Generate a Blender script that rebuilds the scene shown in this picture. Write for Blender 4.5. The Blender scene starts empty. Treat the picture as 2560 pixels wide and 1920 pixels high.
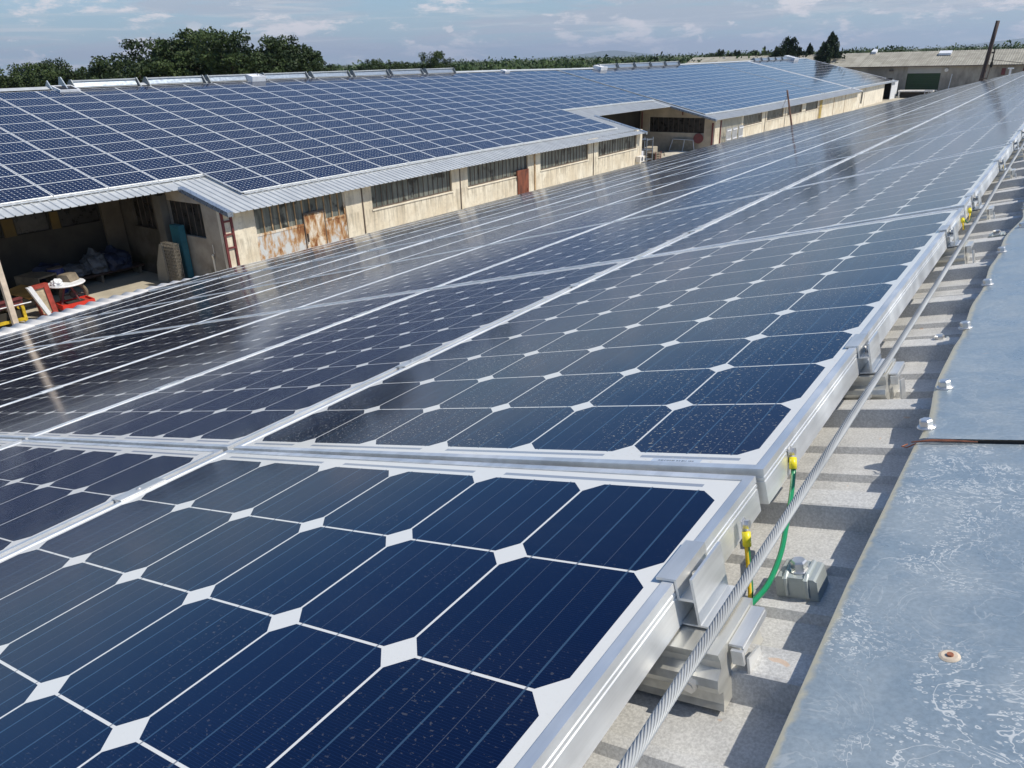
import bpy, bmesh, math, random
from mathutils import Vector, Matrix, Euler
import numpy as np
R = math.radians
rnd = random.Random(7)
scene = bpy.context.scene
COL = scene.collection

# ------------------------------------------------------------------ camera
CAM = Vector((0.1788, -0.6816, 0.3922)); YAW, PITCH, ROLL = -0.6265, 0.4119, -0.0294
_f = Vector((math.sin(YAW)*math.cos(PITCH), math.cos(YAW)*math.cos(PITCH), -math.sin(PITCH)))
_r = Vector((math.cos(YAW), -math.sin(YAW), 0)); _u = _r.cross(_f)
_R = _r*math.cos(ROLL) + _u*math.sin(ROLL); _U = -_r*math.sin(ROLL) + _u*math.cos(ROLL)
cd = bpy.data.cameras.new('camera'); cam = bpy.data.objects.new('camera', cd); COL.objects.link(cam)
cam.matrix_world = Matrix(((_R.x, _U.x, -_f.x, CAM.x), (_R.y, _U.y, -_f.y, CAM.y), (_R.z, _U.z, -_f.z, CAM.z), (0, 0, 0, 1)))
cd.sensor_width = 36; cd.lens = 36*1853.1/2560; cd.clip_start = 0.02; cd.clip_end = 60000
scene.camera = cam

def project(P):
    d = Vector(P) - CAM; z = d.dot(_f)
    if z < 0.05: return None
    return (1280 + 1853.1*d.dot(_R)/z, 960 - 1853.1*d.dot(_U)/z, z)

# ------------------------------------------------------------------ light
PHI, KXZ = R(20), 1.5                       # sun towards +X, a little +Y; drop per metre of -X
EL = math.atan(KXZ*math.cos(PHI))
sd = Vector((math.cos(EL)*math.cos(PHI), math.cos(EL)*math.sin(PHI), math.sin(EL)))
sl = bpy.data.lights.new('sun', 'SUN'); sl.energy = 4.7; sl.angle = R(0.53); sl.color = (1.0, 0.93, 0.81)
so = bpy.data.objects.new('sun', sl); COL.objects.link(so); so.rotation_euler = (-sd).to_track_quat('-Z', 'Y').to_euler()
so.location = (20, 5, 30)
scene.view_settings.view_transform = 'Standard'; scene.view_settings.look = 'None'
scene.view_settings.exposure = 0.0; scene.view_settings.gamma = 1

# ------------------------------------------------------------------ node helpers
class G:
    def __init__(s, tree): s.t = tree; s.n = tree.nodes; s.l = tree.links
    def node(s, typ, **kw):
        n = s.n.new(typ)
        for k, v in kw.items(): setattr(n, k, v)
        return n
    def put(s, inp, v):
        if isinstance(v, bpy.types.NodeSocket): s.l.new(v, inp)
        elif v is not None:
            if isinstance(v, (tuple, list)) and len(v) == 3 and inp.type == 'RGBA': v = (*v, 1)
            inp.default_value = v
    def m(s, op, a, b=0.0, c=None, clamp=False):
        n = s.node('ShaderNodeMath', operation=op, use_clamp=clamp)
        s.put(n.inputs[0], a); s.put(n.inputs[1], b)
        if c is not None: s.put(n.inputs[2], c)
        return n.outputs[0]
    def mix(s, f, a, b, mode='MIX'):
        n = s.node('ShaderNodeMix', data_type='RGBA', blend_type=mode)
        s.put(n.inputs[0], f); s.put(n.inputs[6], a); s.put(n.inputs[7], b)
        return n.outputs[2]
    def rng(s, v, a, b, c=0.0, d=1.0, smooth=True):
        n = s.node('ShaderNodeMapRange', interpolation_type='SMOOTHSTEP' if smooth else 'LINEAR')
        s.put(n.inputs[0], v)
        for i, x in zip((1, 2, 3, 4), (a, b, c, d)): s.put(n.inputs[i], x)
        return n.outputs[0]
    def noise(s, vec, scale, detail=4, rough=0.55, dist=0.0):
        n = s.node('ShaderNodeTexNoise'); s.put(n.inputs['Vector'], vec)
        n.inputs['Scale'].default_value = scale; n.inputs['Detail'].default_value = detail
        n.inputs['Roughness'].default_value = rough; n.inputs['Distortion'].default_value = dist
        return n.outputs[0]
    def scale(s, vec, k, off=(0, 0, 0)):
        n = s.node('ShaderNodeMapping'); s.put(n.inputs[0], vec); n.inputs['Scale'].default_value = k; n.inputs['Location'].default_value = off
        return n.outputs[0]
    def sep(s, vec):
        n = s.node('ShaderNodeSeparateXYZ'); s.put(n.inputs[0], vec); return n.outputs
    def comb(s, x, y, z):
        n = s.node('ShaderNodeCombineXYZ'); s.put(n.inputs[0], x); s.put(n.inputs[1], y); s.put(n.inputs[2], z); return n.outputs[0]
    def tc(s, which='Object'): return s.node('ShaderNodeTexCoord').outputs[which]
    def bump(s, h, strength=0.3, dist=0.01):
        n = s.node('ShaderNodeBump'); s.put(n.inputs['Height'], h); n.inputs['Strength'].default_value = strength; n.inputs['Distance'].default_value = dist
        return n.outputs[0]

def material(name, build=None, color=(0.5, 0.5, 0.5), rough=0.6, metal=0.0, spec=0.5):
    mt = bpy.data.materials.new(name); mt.use_nodes = True
    g = G(mt.node_tree); b = mt.node_tree.nodes['Principled BSDF']
    b.inputs['Base Color'].default_value = (*color, 1); b.inputs['Roughness'].default_value = rough
    b.inputs['Metallic'].default_value = metal; b.inputs['Specular IOR Level'].default_value = spec
    if build:
        for k, v in build(g).items(): g.put(b.inputs[k], v)
    return mt

def simple(name, color, rough=0.6, metal=0.0, var=0.25, sc=6.0, bumps=0.0, spec=0.5, streak=None):
    def b(g):
        co = g.tc('Object')
        if streak: co = g.scale(co, streak)
        n = g.noise(co, sc, 5, 0.6)
        k = g.rng(n, 0.3, 0.7, 1-var, 1+var)
        c = g.mix(1.0, (*color, 1), g.comb(k, k, k), 'MULTIPLY')
        d = {'Base Color': c, 'Roughness': g.rng(n, 0.3, 0.7, rough*0.85, min(1, rough*1.15))}
        if bumps: d['Normal'] = g.bump(g.noise(g.tc('Object'), sc*6, 3), 0.5, bumps)
        return d
    return material(name, b, color, rough, metal, spec)

# ------------------------------------------------------------------ world: sky with clouds
w = bpy.data.worlds.new('World'); scene.world = w; w.use_nodes = True
g = G(w.node_tree); bg = w.node_tree.nodes['Background']
sky = g.node('ShaderNodeTexSky', sky_type='NISHITA', sun_disc=False)
sky.sun_elevation = EL; sky.sun_rotation = math.atan2(sd.x, sd.y)
sky.air_density = 1.0; sky.dust_density = 0.6; sky.ozone_density = 1.5
D = g.tc('Generated'); dx, dy, dz = g.sep(D)
zz = g.m('MAXIMUM', dz, 0.0)
inv = g.m('DIVIDE', 1.0, g.m('ADD', zz, 0.10))
pl = g.comb(g.m('MULTIPLY', dx, inv), g.m('MULTIPLY', dy, inv), 0.0)
hi = g.noise(g.scale(pl, (1.0, 1.0, 1), (3.1, 1.7, 0)), 0.75, 7, 0.58, 0.4)
hi2 = g.noise(g.scale(pl, (1.6, 1.0, 1), (8, 3, 0)), 2.2, 6, 0.6, 0.3)
cov = g.rng(g.m('ADD', g.m('MULTIPLY', hi, 0.6), g.m('MULTIPLY', hi2, 0.4)), 0.38, 0.60, 0.05, 0.95)
belt = g.m('MULTIPLY', g.rng(dz, 0.05, 0.09), g.rng(dz, 0.19, 0.09))
cov = g.m('MULTIPLY', cov, belt)
# long streaks near the horizon
st = g.noise(g.scale(D, (0.8, 0.8, 11.0), (0.7, 0.4, 0.2)), 3.6, 7, 0.60, 0.5)
band = g.m('MULTIPLY', g.rng(st, 0.46, 0.58), g.rng(dz, 0.16, 0.06))
st2 = g.noise(g.scale(D, (0.9, 0.9, 16.0), (3.7, 1.4, 2.2)), 6.5, 7, 0.66, 0.4)
wisp = g.m('MULTIPLY', g.rng(st2, 0.50, 0.66), g.rng(dz, 0.17, 0.07))
low = g.rng(dz, 0.17, 0.0, 0.0, 0.85)
# puffs near the horizon
pf = g.noise(g.scale(D, (1, 1, 3.6), (2.3, 0.2, 1.16)), 9.5, 7, 0.68, 0.2)
puff = g.m('MULTIPLY', g.rng(pf, 0.52, 0.62), g.rng(dz, 0.17, 0.06))
pf2 = g.noise(g.scale(D, (1, 1, 2.2), (5.3, 1.2, 0.4)), 26.0, 5, 0.60, 0.2)
puff2 = g.m('MULTIPLY', g.rng(pf2, 0.60, 0.66), g.rng(dz, 0.06, 0.03))
base = g.mix(1.0, sky.outputs[0], (0.66, 0.98, 1.28, 1), 'MULTIPLY')
c1 = g.mix(low, base, (4.35, 5.6, 6.6, 1))
c2 = g.mix(g.m('MULTIPLY', cov, 0.9), c1, (5.2, 6.6, 7.8, 1))
c3 = g.mix(g.m('MULTIPLY', band, 0.7), c2, (4.9, 5.3, 6.2, 1))
c3 = g.mix(g.m('MULTIPLY', wisp, 0.55), c3, (7.2, 7.3, 7.7, 1))
c4 = g.mix(g.m('MULTIPLY', g.m('MAXIMUM', puff, puff2), 0.9), c3, (8.6, 8.3, 8.6, 1))
g.put(bg.inputs[0], c4); bg.inputs[1].default_value = 0.096

# ------------------------------------------------------------------ mesh helpers
class MB:
    def __init__(s): s.v = []; s.f = []; s.uv = []; s.mi = []
    def face(s, pts, uv=None, mi=0, M=None):
        b = len(s.v)
        for p in pts: s.v.append(tuple(M @ Vector(p)) if M is not None else tuple(p))
        s.f.append(tuple(range(b, b+len(pts)))); s.mi.append(mi)
        s.uv.append(uv or [(0, 0)]*len(pts))
    def mesh(s, verts, faces, M=None, mi=0):
        b = len(s.v)
        for p in verts: s.v.append(tuple(M @ Vector(p)) if M is not None else tuple(p))
        for f in faces: s.f.append(tuple(b+i for i in f)); s.uv.append([(0, 0)]*len(f)); s.mi.append(mi)
        return s
    def box(s, x0, x1, y0, y1, z0, z1, M=None, mi=0):
        v = [(x0,y0,z0),(x1,y0,z0),(x1,y1,z0),(x0,y1,z0),(x0,y0,z1),(x1,y0,z1),(x1,y1,z1),(x0,y1,z1)]
        return s.mesh(v, [(0,3,2,1),(4,5,6,7),(0,1,5,4),(1,2,6,5),(2,3,7,6),(3,0,4,7)], M, mi)
    def prism(s, prof, a0, a1, place, M=None, mi=0, closed=True):
        # prof: 2D pts; place(p, a) -> 3D
        n = len(prof); v = [place(p, a0) for p in prof] + [place(p, a1) for p in prof]
        f = [(i, (i+1) % n, n+(i+1) % n, n+i) for i in range(n if closed else n-1)]
        if closed: f += [tuple(range(n-1, -1, -1)), tuple(range(n, 2*n))]
        return s.mesh(v, f, M, mi)
    def tube(s, pts, r, k=8, caps=True, M=None, mi=0):
        pts = [Vector(p) for p in pts]; n = len(pts); vs = []; rr = r if isinstance(r, (list, tuple)) else [r]*n
        ref = None
        for i, p in enumerate(pts):
            d = (pts[min(i+1, n-1)] - pts[max(i-1, 0)]).normalized()
            if ref is None: ref = d.orthogonal().normalized()
            a = (ref - d*ref.dot(d))
            a = a.normalized() if a.length > 1e-6 else d.orthogonal().normalized()
            ref = a; b = d.cross(a)
            for j in range(k):
                t = 2*math.pi*j/k; vs.append(p + (a*math.cos(t) + b*math.sin(t))*rr[i])
        f = [(i*k+j, i*k+(j+1) % k, (i+1)*k+(j+1) % k, (i+1)*k+j) for i in range(n-1) for j in range(k)]
        if caps: f += [tuple(range(k-1, -1, -1)), tuple(range((n-1)*k, n*k))]
        return s.mesh(vs, f, M, mi)
    def cyl(s, c, r, h, k=16, M=None, r2=None, mi=0):
        c = Vector(c); return s.tube([c, c+Vector((0, 0, h))], [r, r if r2 is None else r2], k, True, M, mi)
    def make(s, name, mats, smooth=False):
        me = bpy.data.meshes.new(name); me.from_pydata(s.v, [], s.f)
        uvl = me.uv_layers.new(name='UVMap')
        flat = [c for u in s.uv for p in u for c in p]; uvl.data.foreach_set('uv', flat)
        for mt in (mats if isinstance(mats, (list, tuple)) else [mats]): me.materials.append(mt)
        me.polygons.foreach_set('material_index', s.mi)
        if smooth: me.polygons.foreach_set('use_smooth', [True]*len(s.f))
        me.update(); return me
    def obj(s, name, mats, parent=None, smooth=False, loc=None, rot=None):
        return link(name, s.make(name, mats, smooth), parent, loc, rot)

def link(name, me, parent=None, loc=None, rot=None):
    o = bpy.data.objects.new(name, me); COL.objects.link(o)
    if parent: o.parent = parent
    if loc: o.location = loc
    if rot: o.rotation_euler = rot
    return o
def tag(o, label=None, cat=None, group=None, kind=None):
    if label: o['label'] = label
    if cat: o['category'] = cat
    if group: o['group'] = group
    if kind: o['kind'] = kind
    return o
def thing(name, label, cat, loc=(0, 0, 0), rot=(0, 0, 0), group=None):
    o = bpy.data.objects.new(name, None); COL.objects.link(o); o.empty_display_size = 0.1
    o.location = loc; o.rotation_euler = rot
    return tag(o, label, cat, group)
def copy_tree(o, parent=None):
    c = o.copy(); COL.objects.link(c); c.parent = parent
    for ch in o.children: copy_tree(ch, c)
    return c
ONES = 'first second third fourth fifth sixth seventh eighth ninth tenth eleventh twelfth thirteenth fourteenth fifteenth sixteenth seventeenth eighteenth nineteenth twentieth'.split()
def ordn(n):
    if n <= 20: return ONES[n-1]
    t = {2: 'twenty', 3: 'thirty', 4: 'forty', 5: 'fifty', 6: 'sixty'}[n//10]
    return t.replace('y', 'ieth') if n % 10 == 0 else t + '-' + ONES[n % 10-1]

# ------------------------------------------------------------------ near roof frame
AL = 0.2562; ca, sa = math.cos(AL), math.sin(AL)
NROT = (0, -AL, 0)
def P(u, v, n=0.0): return Vector((-u*ca - n*sa, v, -u*sa + n*ca))
def L(u, v, n=0.0): return (-u, v, n)            # the same in the rotated local frame
US = [-2, 0, 1, 3, 4.5, 7, 9, 11.2, 13]
VS = [-6, 0, 3, 5.5, 11, 15, 25, 36, 60]
DT = [[0, 0, 0, 0, 0, 0, 0, 0, 0],
      [0, 0, 0, 0, 0, .0, .0, .015, .02],
      [0, 0, -.012, -.007, 0, .018, .035, .05, .06],
      [0, 0, -.018, -.012, 0, .06, .10, .14, .16],
      [0, 0, -.03, -.034, -.015, .045, .08, .11, .13],
      [0, -.01, -.035, -.04, -.02, .03, .07, .09, .10],
      [-.02, -.03, -.05, -.05, -.04, .0, .02, .03, .03],
      [-.06, -.07, -.10, -.09, -.07, -.04, -.03, -.03, -.03],
      [-.06, -.07, -.10, -.09, -.07, -.04, -.03, -.03, -.03]]
def DN(u, v):
    def loc(a, x):
        x = min(max(x, a[0]), a[-1]-1e-6)
        for i in range(len(a)-1):
            if x < a[i+1]: return i, (x-a[i])/(a[i+1]-a[i])
    i, s = loc(US, u); j, t = loc(VS, v)
    return (DT[j][i]*(1-s)+DT[j][i+1]*s)*(1-t) + (DT[j+1][i]*(1-s)+DT[j+1][i+1]*s)*t

# ------------------------------------------------------------------ materials
W_, L_ = 0.99, 1.65; SC, MU, MV = 0.158, 0.021, 0.035
def lam(g):
    x, y, _ = g.sep(g.tc('UV'))
    cu = g.m('DIVIDE', g.m('SUBTRACT', x, MU), SC); cv = g.m('DIVIDE', g.m('SUBTRACT', y, MV), SC)
    fx = g.m('SUBTRACT', g.m('FRACT', cu), 0.5); fy = g.m('SUBTRACT', g.m('FRACT', cv), 0.5)
    ax = g.m('ABSOLUTE', fx); ay = g.m('ABSOLUTE', fy)
    lt = lambda a, b: g.m('LESS_THAN', a, b); gt = lambda a, b: g.m('GREATER_THAN', a, b); mul = lambda a, b: g.m('MULTIPLY', a, b)
    inr = mul(mul(gt(cu, 0.0), lt(cu, 6.0)), mul(gt(cv, 0.0), lt(cv, 10.0)))
    cell = mul(mul(inr, mul(lt(ax, 0.491), lt(ay, 0.491))), lt(g.m('ADD', ax, ay), 0.865))
    # busbars along y, three per cell; dimmer seams between them
    bx = g.m('ABSOLUTE', g.m('SUBTRACT', g.m('FRACT', g.m('ADD', g.m('MULTIPLY', fx, 3.0), 0.5)), 0.5))
    bx = g.m('DIVIDE', bx, 3.0)
    bus = mul(lt(bx, 0.0062), inr)
    mid = g.m('ABSOLUTE', g.m('SUBTRACT', g.m('ABSOLUTE', fx), 0.1667))
    seam = mul(lt(mid, 0.0022), inr)
    fin = lt(g.m('FRACT', mul(y, 400.0)), 0.13)
    # end ribbons in the white margins
    r0 = mul(gt(y, MV-0.013), lt(y, MV-0.0065)); r1 = mul(gt(y, L_-MV+0.0065), lt(y, L_-MV+0.013))
    near_pair = g.m('ABSOLUTE', g.m('SUBTRACT', g.m('FRACT', g.m('MULTIPLY', g.m('ADD', cu, 1.0), 0.5)), 0.5))
    far_pair = g.m('ABSOLUTE', g.m('SUBTRACT', g.m('FRACT', g.m('MULTIPLY', cu, 0.5)), 0.5))
    rib = g.m('ADD', mul(r0, lt(near_pair, 0.42)), mul(r1, lt(far_pair, 0.42)))
    rib = mul(rib, mul(gt(cu, 0.08), lt(cu, 5.92)))
    # tint per cell and per panel
    wn = g.node('ShaderNodeTexWhiteNoise', noise_dimensions='3D')
    oi = g.node('ShaderNodeObjectInfo')
    g.put(wn.inputs[0], g.comb(g.m('FLOOR', cu), g.m('FLOOR', cv), g.m('MULTIPLY', oi.outputs['Random'], 37.0)))
    isl = g.node('ShaderNodeNewGeometry').outputs['Random Per Island']
    tint = g.m('ADD', g.m('MULTIPLY', wn.outputs[0], 0.55), g.m('MULTIPLY', isl, 0.45))
    c = g.mix(tint, (0.0011, 0.0038, 0.022, 1), (0.0018, 0.0060, 0.033, 1))
    c = g.mix(g.rng(oi.outputs['Random'], 0, 1, 0.0, 0.2), c, (0.008, 0.006, 0.014, 1))
    c = g.mix(g.m('MULTIPLY', fin, 0.5), c, (0.010, 0.026, 0.085, 1))
    c = g.mix(g.m('MULTIPLY', seam, 0.45), c, (0.13, 0.15, 0.18, 1))
    ob = g.tc('Object')
    c = g.mix(g.m('MULTIPLY', bus, 0.65), c, (0.055, 0.11, 0.18, 1))
    white = g.mix(rib, (0.72, 0.715, 0.68, 1), (0.30, 0.33, 0.38, 1))
    colr = g.mix(cell, white, c)
    colr = g.mix(g.m('MULTIPLY', mul(bus, g.m('SUBTRACT', 1.0, cell)), 0.8), colr, (0.10, 0.11, 0.14, 1))
    # bar code sticker on the margin
    at = g.node('ShaderNodeAttribute', attribute_type='OBJECT', attribute_name='sticker').outputs['Fac']
    sx = mul(gt(x, 0.075), lt(x, 0.135)); sy = mul(gt(y, 0.0125), lt(y, 0.0215)); stk = mul(mul(sx, sy), at)
    code = mul(gt(g.noise(g.scale(g.tc('UV'), (900, 0.0, 0)), 1.0, 1), 0.5), mul(mul(gt(x, 0.083), lt(x, 0.127)), mul(gt(y, 0.0145), lt(y, 0.018))))
    colr = g.mix(stk, colr, (0.50, 0.56, 0.64, 1)); colr = g.mix(mul(stk, code), colr, (0.03, 0.03, 0.04, 1))
    # dust film and specks of dirt
    da = g.node('ShaderNodeAttribute', attribute_type='OBJECT', attribute_name='dirt').outputs['Fac']
    seedv = g.comb(g.m('MULTIPLY', oi.outputs['Random'], 91.0), 0.0, 0.0)
    vadd = g.node('ShaderNodeVectorMath', operation='ADD'); g.put(vadd.inputs[0], ob); g.put(vadd.inputs[1], seedv); obs = vadd.outputs[0]
    patch = g.rng(g.noise(obs, 5.0, 3), 0.42, 0.68)
    sp = g.noise(g.scale(obs, (0.8, 1.3, 1)), 235.0, 3, 0.62, 0.3)
    spk = g.m('MULTIPLY', g.rng(sp, 0.625, 0.66), g.m('ADD', 0.10, g.m('MULTIPLY', patch, 0.9)))
    spk = g.m('MULTIPLY', spk, g.m('MULTIPLY', da, 2.0), clamp=True)
    smear = g.rng(g.noise(g.scale(obs, (0.5, 3.0, 1)), 5.0, 5, 0.65), 0.45, 0.72)
    film = g.m('ADD', g.m('MULTIPLY', smear, 0.010), g.m('MULTIPLY', g.rng(g.noise(obs, 2.2, 5, 0.6), 0.3, 0.75, 0.0, 0.014), g.m('ADD', 0.2, da)))
    colr = g.mix(film, colr, (0.36, 0.35, 0.32, 1))
    colr = g.mix(g.m('MULTIPLY', spk, 0.75), colr, (0.44, 0.41, 0.34, 1))
    wv = g.noise(obs, 3.0, 2)
    rough = g.m('ADD', g.m('ADD', 0.085, g.m('MULTIPLY', spk, 0.5)), g.m('MULTIPLY', g.noise(obs, 60.0, 3), 0.03))
    return {'Base Color': colr, 'Roughness': rough, 'IOR': 1.50, 'Specular Tint': g.mix(cell, (1, 1, 1, 1), (0.14, 0.62, 1.0, 1)), 'Normal': g.bump(wv, 0.25, 0.004)}
M_LAM = material('solar_laminate', lam)

def alu(name, col, rough=0.38, metal=0.55, sc=40.0, var=0.10, streak=(1, 0.08, 1)):
    def b(g):
        co = g.tc('Object'); n = g.noise(g.scale(co, streak), sc, 4, 0.6); n2 = g.noise(co, 9.0, 3)
        k = g.m('ADD', g.rng(n, 0.3, 0.7, 1-var, 1+var), g.rng(n2, 0.3, 0.7, -0.05, 0.05))
        return {'Base Color': g.mix(1.0, (*col, 1), g.comb(k, k, k), 'MULTIPLY'), 'Roughness': g.rng(n2, 0.3, 0.7, rough*0.8, rough*1.25)}
    return material(name, b, col, rough, metal)
M_FRAME = alu('anodised_frame', (0.86, 0.865, 0.855), 0.50, 0.75)
M_CLAMP = alu('mill_aluminium', (0.74, 0.74, 0.72), 0.34, 0.6, 60)
M_BRKT = alu('bracket_aluminium', (0.60, 0.59, 0.54), 0.36, 0.55, 50, 0.15)
M_STEEL = alu('stainless_steel', (0.70, 0.69, 0.67), 0.33, 0.8, 30, 0.08)
M_ROPE = alu('galvanised_rope', (0.37, 0.38, 0.38), 0.6, 0.25, 60, 0.15)
M_ZINCB = alu('zinc_saddle', (0.44, 0.48, 0.47), 0.42, 0.35, 30, 0.12)

def sheet(g):
    co = g.tc('Object')
    n = g.noise(co, 420.0, 3, 0.7); n2 = g.noise(co, 25.0, 4, 0.6); n3 = g.noise(co, 5.0, 3)
    k = g.m('ADD', g.rng(n, 0.3, 0.72, 0.80, 1.16), g.m('ADD', g.rng(n2, 0.3, 0.7, -0.07, 0.07), g.rng(n3, 0.3, 0.7, -0.04, 0.04)))
    c = g.mix(1.0, (0.55, 0.547, 0.53, 1), g.comb(k, k, k), 'MULTIPLY')
    sp = g.rng(g.noise(co, 33.0, 2, 0.5, 0.5), 0.735, 0.76)
    c = g.mix(g.m('MULTIPLY', sp, 0.7), c, (0.62, 0.44, 0.30, 1))
    return {'Base Color': c, 'Roughness': 0.55, 'Normal': g.bump(n, 0.25, 0.0012)}
M_SHEET = material('galvanised_roof_sheet', sheet, metal=0.08)

def flash(marks):
    def b(g):
        co = g.tc('Object'); x, y, z = g.sep(co)
        n = g.noise(co, 240.0, 3, 0.7); n2 = g.noise(co, 14.0, 5, 0.6, 0.4)
        c = g.mix(g.rng(n2, 0.35, 0.65), (0.25, 0.315, 0.365, 1), (0.315, 0.37, 0.405, 1))
        k = g.rng(n, 0.3, 0.7, 0.92, 1.09); c = g.mix(1.0, c, g.comb(k, k, k), 'MULTIPLY')
        if marks:
            wv = g.noise(g.scale(co, (1, 1, 1), (1.3, 2.2, 0)), 15.0, 4, 0.60, 1.3)
            line = g.m('MAXIMUM', g.rng(g.m('ABSOLUTE', g.m('SUBTRACT', wv, 0.50)), 0.009, 0.002), g.m('MULTIPLY', g.rng(g.m('ABSOLUTE', g.m('SUBTRACT', wv, 0.58)), 0.008, 0.002), 0.7))
            area = g.rng(g.noise(g.scale(co, (1, 1, 1), (0.3, 0.12, 0)), 8.0, 2), 0.47, 0.58)
            line = g.m('MULTIPLY', line, g.m('ADD', 0.25, g.m('MULTIPLY', area, 0.65)))
            vo = g.node('ShaderNodeTexVoronoi', feature='F1'); g.put(vo.inputs['Vector'], g.scale(co, (1.0, 2.0, 1))); vo.inputs['Scale'].default_value = 190.0
            ring = g.rng(g.m('ABSOLUTE', g.m('SUBTRACT', vo.outputs['Distance'], 0.30)), 0.12, 0.02)
            dens = g.rng(g.noise(co, 40.0, 4, 0.65), 0.47, 0.54)
            spots = g.m('MULTIPLY', g.m('MULTIPLY', ring, dens), g.m('ADD', 0.02, area))
            mk = g.m('MAXIMUM', line, g.m('MULTIPLY', spots, 0.9), clamp=True)
            c = g.mix(g.m('MULTIPLY', mk, 0.95), c, (0.72, 0.73, 0.70, 1))
        else:
            wv = g.noise(g.scale(co, (1, 1, 1), (4.3, 1.1, 0)), 7.0, 6, 0.6, 0.8)
            area = g.rng(wv, 0.50, 0.515); edge = g.rng(g.m('ABSOLUTE', g.m('SUBTRACT', wv, 0.505)), 0.008, 0.0)
            fine = g.rng(g.noise(g.scale(co, (1, 2.4, 1)), 150.0, 4, 0.7), 0.42, 0.7)
            mk = g.m('ADD', g.m('MULTIPLY', g.m('MULTIPLY', area, fine), 0.38), g.m('MULTIPLY', edge, 0.35), clamp=True)
            c = g.mix(mk, c, (0.50, 0.53, 0.53, 1))
            rs = g.rng(g.noise(g.scale(co, (1, 1.8, 1)), 12.0, 3, 0.5), 0.70, 0.74)
            c = g.mix(g.m('MULTIPLY', rs, 0.6), c, (0.60, 0.42, 0.30, 1))
        e = g.m('ADD', g.sep(g.tc('UV'))[0], g.m('MULTIPLY', g.noise(co, 90.0, 3), 0.010))
        c = g.mix(g.rng(e, (0.0125 if marks else 0.016), (0.006 if marks else 0.008), 0.0, 0.85), c, (0.60, 0.54, 0.38, 1))
        return {'Base Color': c, 'Roughness': g.rng(n2, 0.3, 0.7, 0.26, 0.42), 'Normal': g.bump(n, 0.12, 0.0008)}
    return b
M_FL1 = material('spotted_flashing', flash(True), metal=0.15); M_FL2 = material('weathered_flashing', flash(False), metal=0.15)
M_RUSTSEAL = simple('rusty_sealant', (0.27, 0.10, 0.055), 0.8, 0, 0.4, 60)
M_WASHER = simple('cream_washer', (0.62, 0.52, 0.40), 0.7, 0, 0.2, 90)

def farsheet(g):
    co = g.tc('Object'); n = g.noise(g.scale(co, (0.3, 1, 1)), 3.0, 4, 0.6)
    return {'Base Color': g.mix(g.rng(n, 0.3, 0.7), (0.42, 0.44, 0.455, 1), (0.52, 0.54, 0.55, 1)), 'Roughness': 0.5}
M_FSHEET = material('pale_steel_sheeting', farsheet, metal=0.12)
def plaster(g):
    co = g.tc('Object'); x, y, z = g.sep(co)
    n = g.noise(co, 0.9, 6, 0.62, 0.3); n2 = g.noise(g.scale(co, (1.4, 1.4, 0.22)), 2.6, 6, 0.62); n3 = g.noise(co, 7.0, 5, 0.6)
    c = g.mix(g.rng(n, 0.35, 0.68), (0.68, 0.59, 0.44, 1), (0.83, 0.76, 0.61, 1))
    c = g.mix(g.m('MULTIPLY', g.rng(n2, 0.47, 0.72), 0.7), c, (0.40, 0.35, 0.27, 1))
    c = g.mix(g.m('MULTIPLY', g.rng(n3, 0.50, 0.72), 0.45), c, (0.44, 0.38, 0.29, 1))
    sill = g.m('MULTIPLY', g.rng(z, -5.75, -4.85), g.rng(z, -4.70, -4.80)); drip = g.rng(g.noise(g.scale(co, (3, 3, 0.3)), 3.0, 4), 0.42, 0.66)
    c = g.mix(g.m('MULTIPLY', g.m('MULTIPLY', sill, drip), 0.55), c, (0.26, 0.22, 0.16, 1))
    return {'Base Color': c, 'Roughness': 0.9, 'Normal': g.bump(n3, 0.3, 0.01)}
M_PLAST = material('stained_plaster', plaster)
M_PLAIN = simple('cream_render', (0.76, 0.69, 0.56), 0.9, 0, 0.16, 1.6, streak=(1, 1, 0.5))
def glassy(g):
    co = g.tc('Object'); x, y, z = g.sep(co)
    wn = g.node('ShaderNodeTexWhiteNoise', noise_dimensions='1D'); g.put(wn.inputs[1], g.m('FLOOR', g.m('MULTIPLY', g.m('ADD', x, y), 3.3)))
    n = g.noise(g.scale(co, (3, 3, 0.5)), 2.2, 5, 0.65); n2 = g.noise(co, 1.3, 3)
    c = g.mix(g.m('MULTIPLY', wn.outputs[0], 0.75), (0.085, 0.095, 0.085, 1), (0.20, 0.22, 0.20, 1))
    c = g.mix(g.rng(n, 0.42, 0.72, 0.0, 0.7), c, (0.30, 0.30, 0.25, 1))
    c = g.mix(g.rng(n2, 0.58, 0.66, 0.0, 0.85), c, (0.012, 0.012, 0.012, 1))
    return {'Base Color': c, 'Roughness': 0.32}
M_GLASS = material('dirty_channel_glass', glassy)
M_DGLASS = simple('dark_dusty_glass', (0.035, 0.032, 0.028), 0.3, 0, 0.5, 3)
def rust(white, amount):
    def b(g):
        co = g.tc('Object'); n = g.noise(g.scale(co, (1, 1.5, 0.7)), 2.1, 6, 0.68, 0.5); n2 = g.noise(g.scale(co, (1, 1, 0.35)), 6.0, 5, 0.65)
        m_ = g.m('ADD', g.m('MULTIPLY', n, 0.65), g.m('MULTIPLY', n2, 0.35))
        c = g.mix(g.rng(m_, amount-0.07, amount+0.05), (*white, 1), (0.44, 0.26, 0.12, 1))
        c = g.mix(g.rng(m_, amount+0.03, amount+0.10), c, (0.22, 0.085, 0.03, 1))
        return {'Base Color': c, 'Roughness': 0.85}
    return b
M_RUSTW = material('rusting_white_paint', rust((0.56, 0.58, 0.58), 0.50))
M_RUSTC = material('rusting_cream_paint', rust((0.70, 0.64, 0.54), 0.49))
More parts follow.
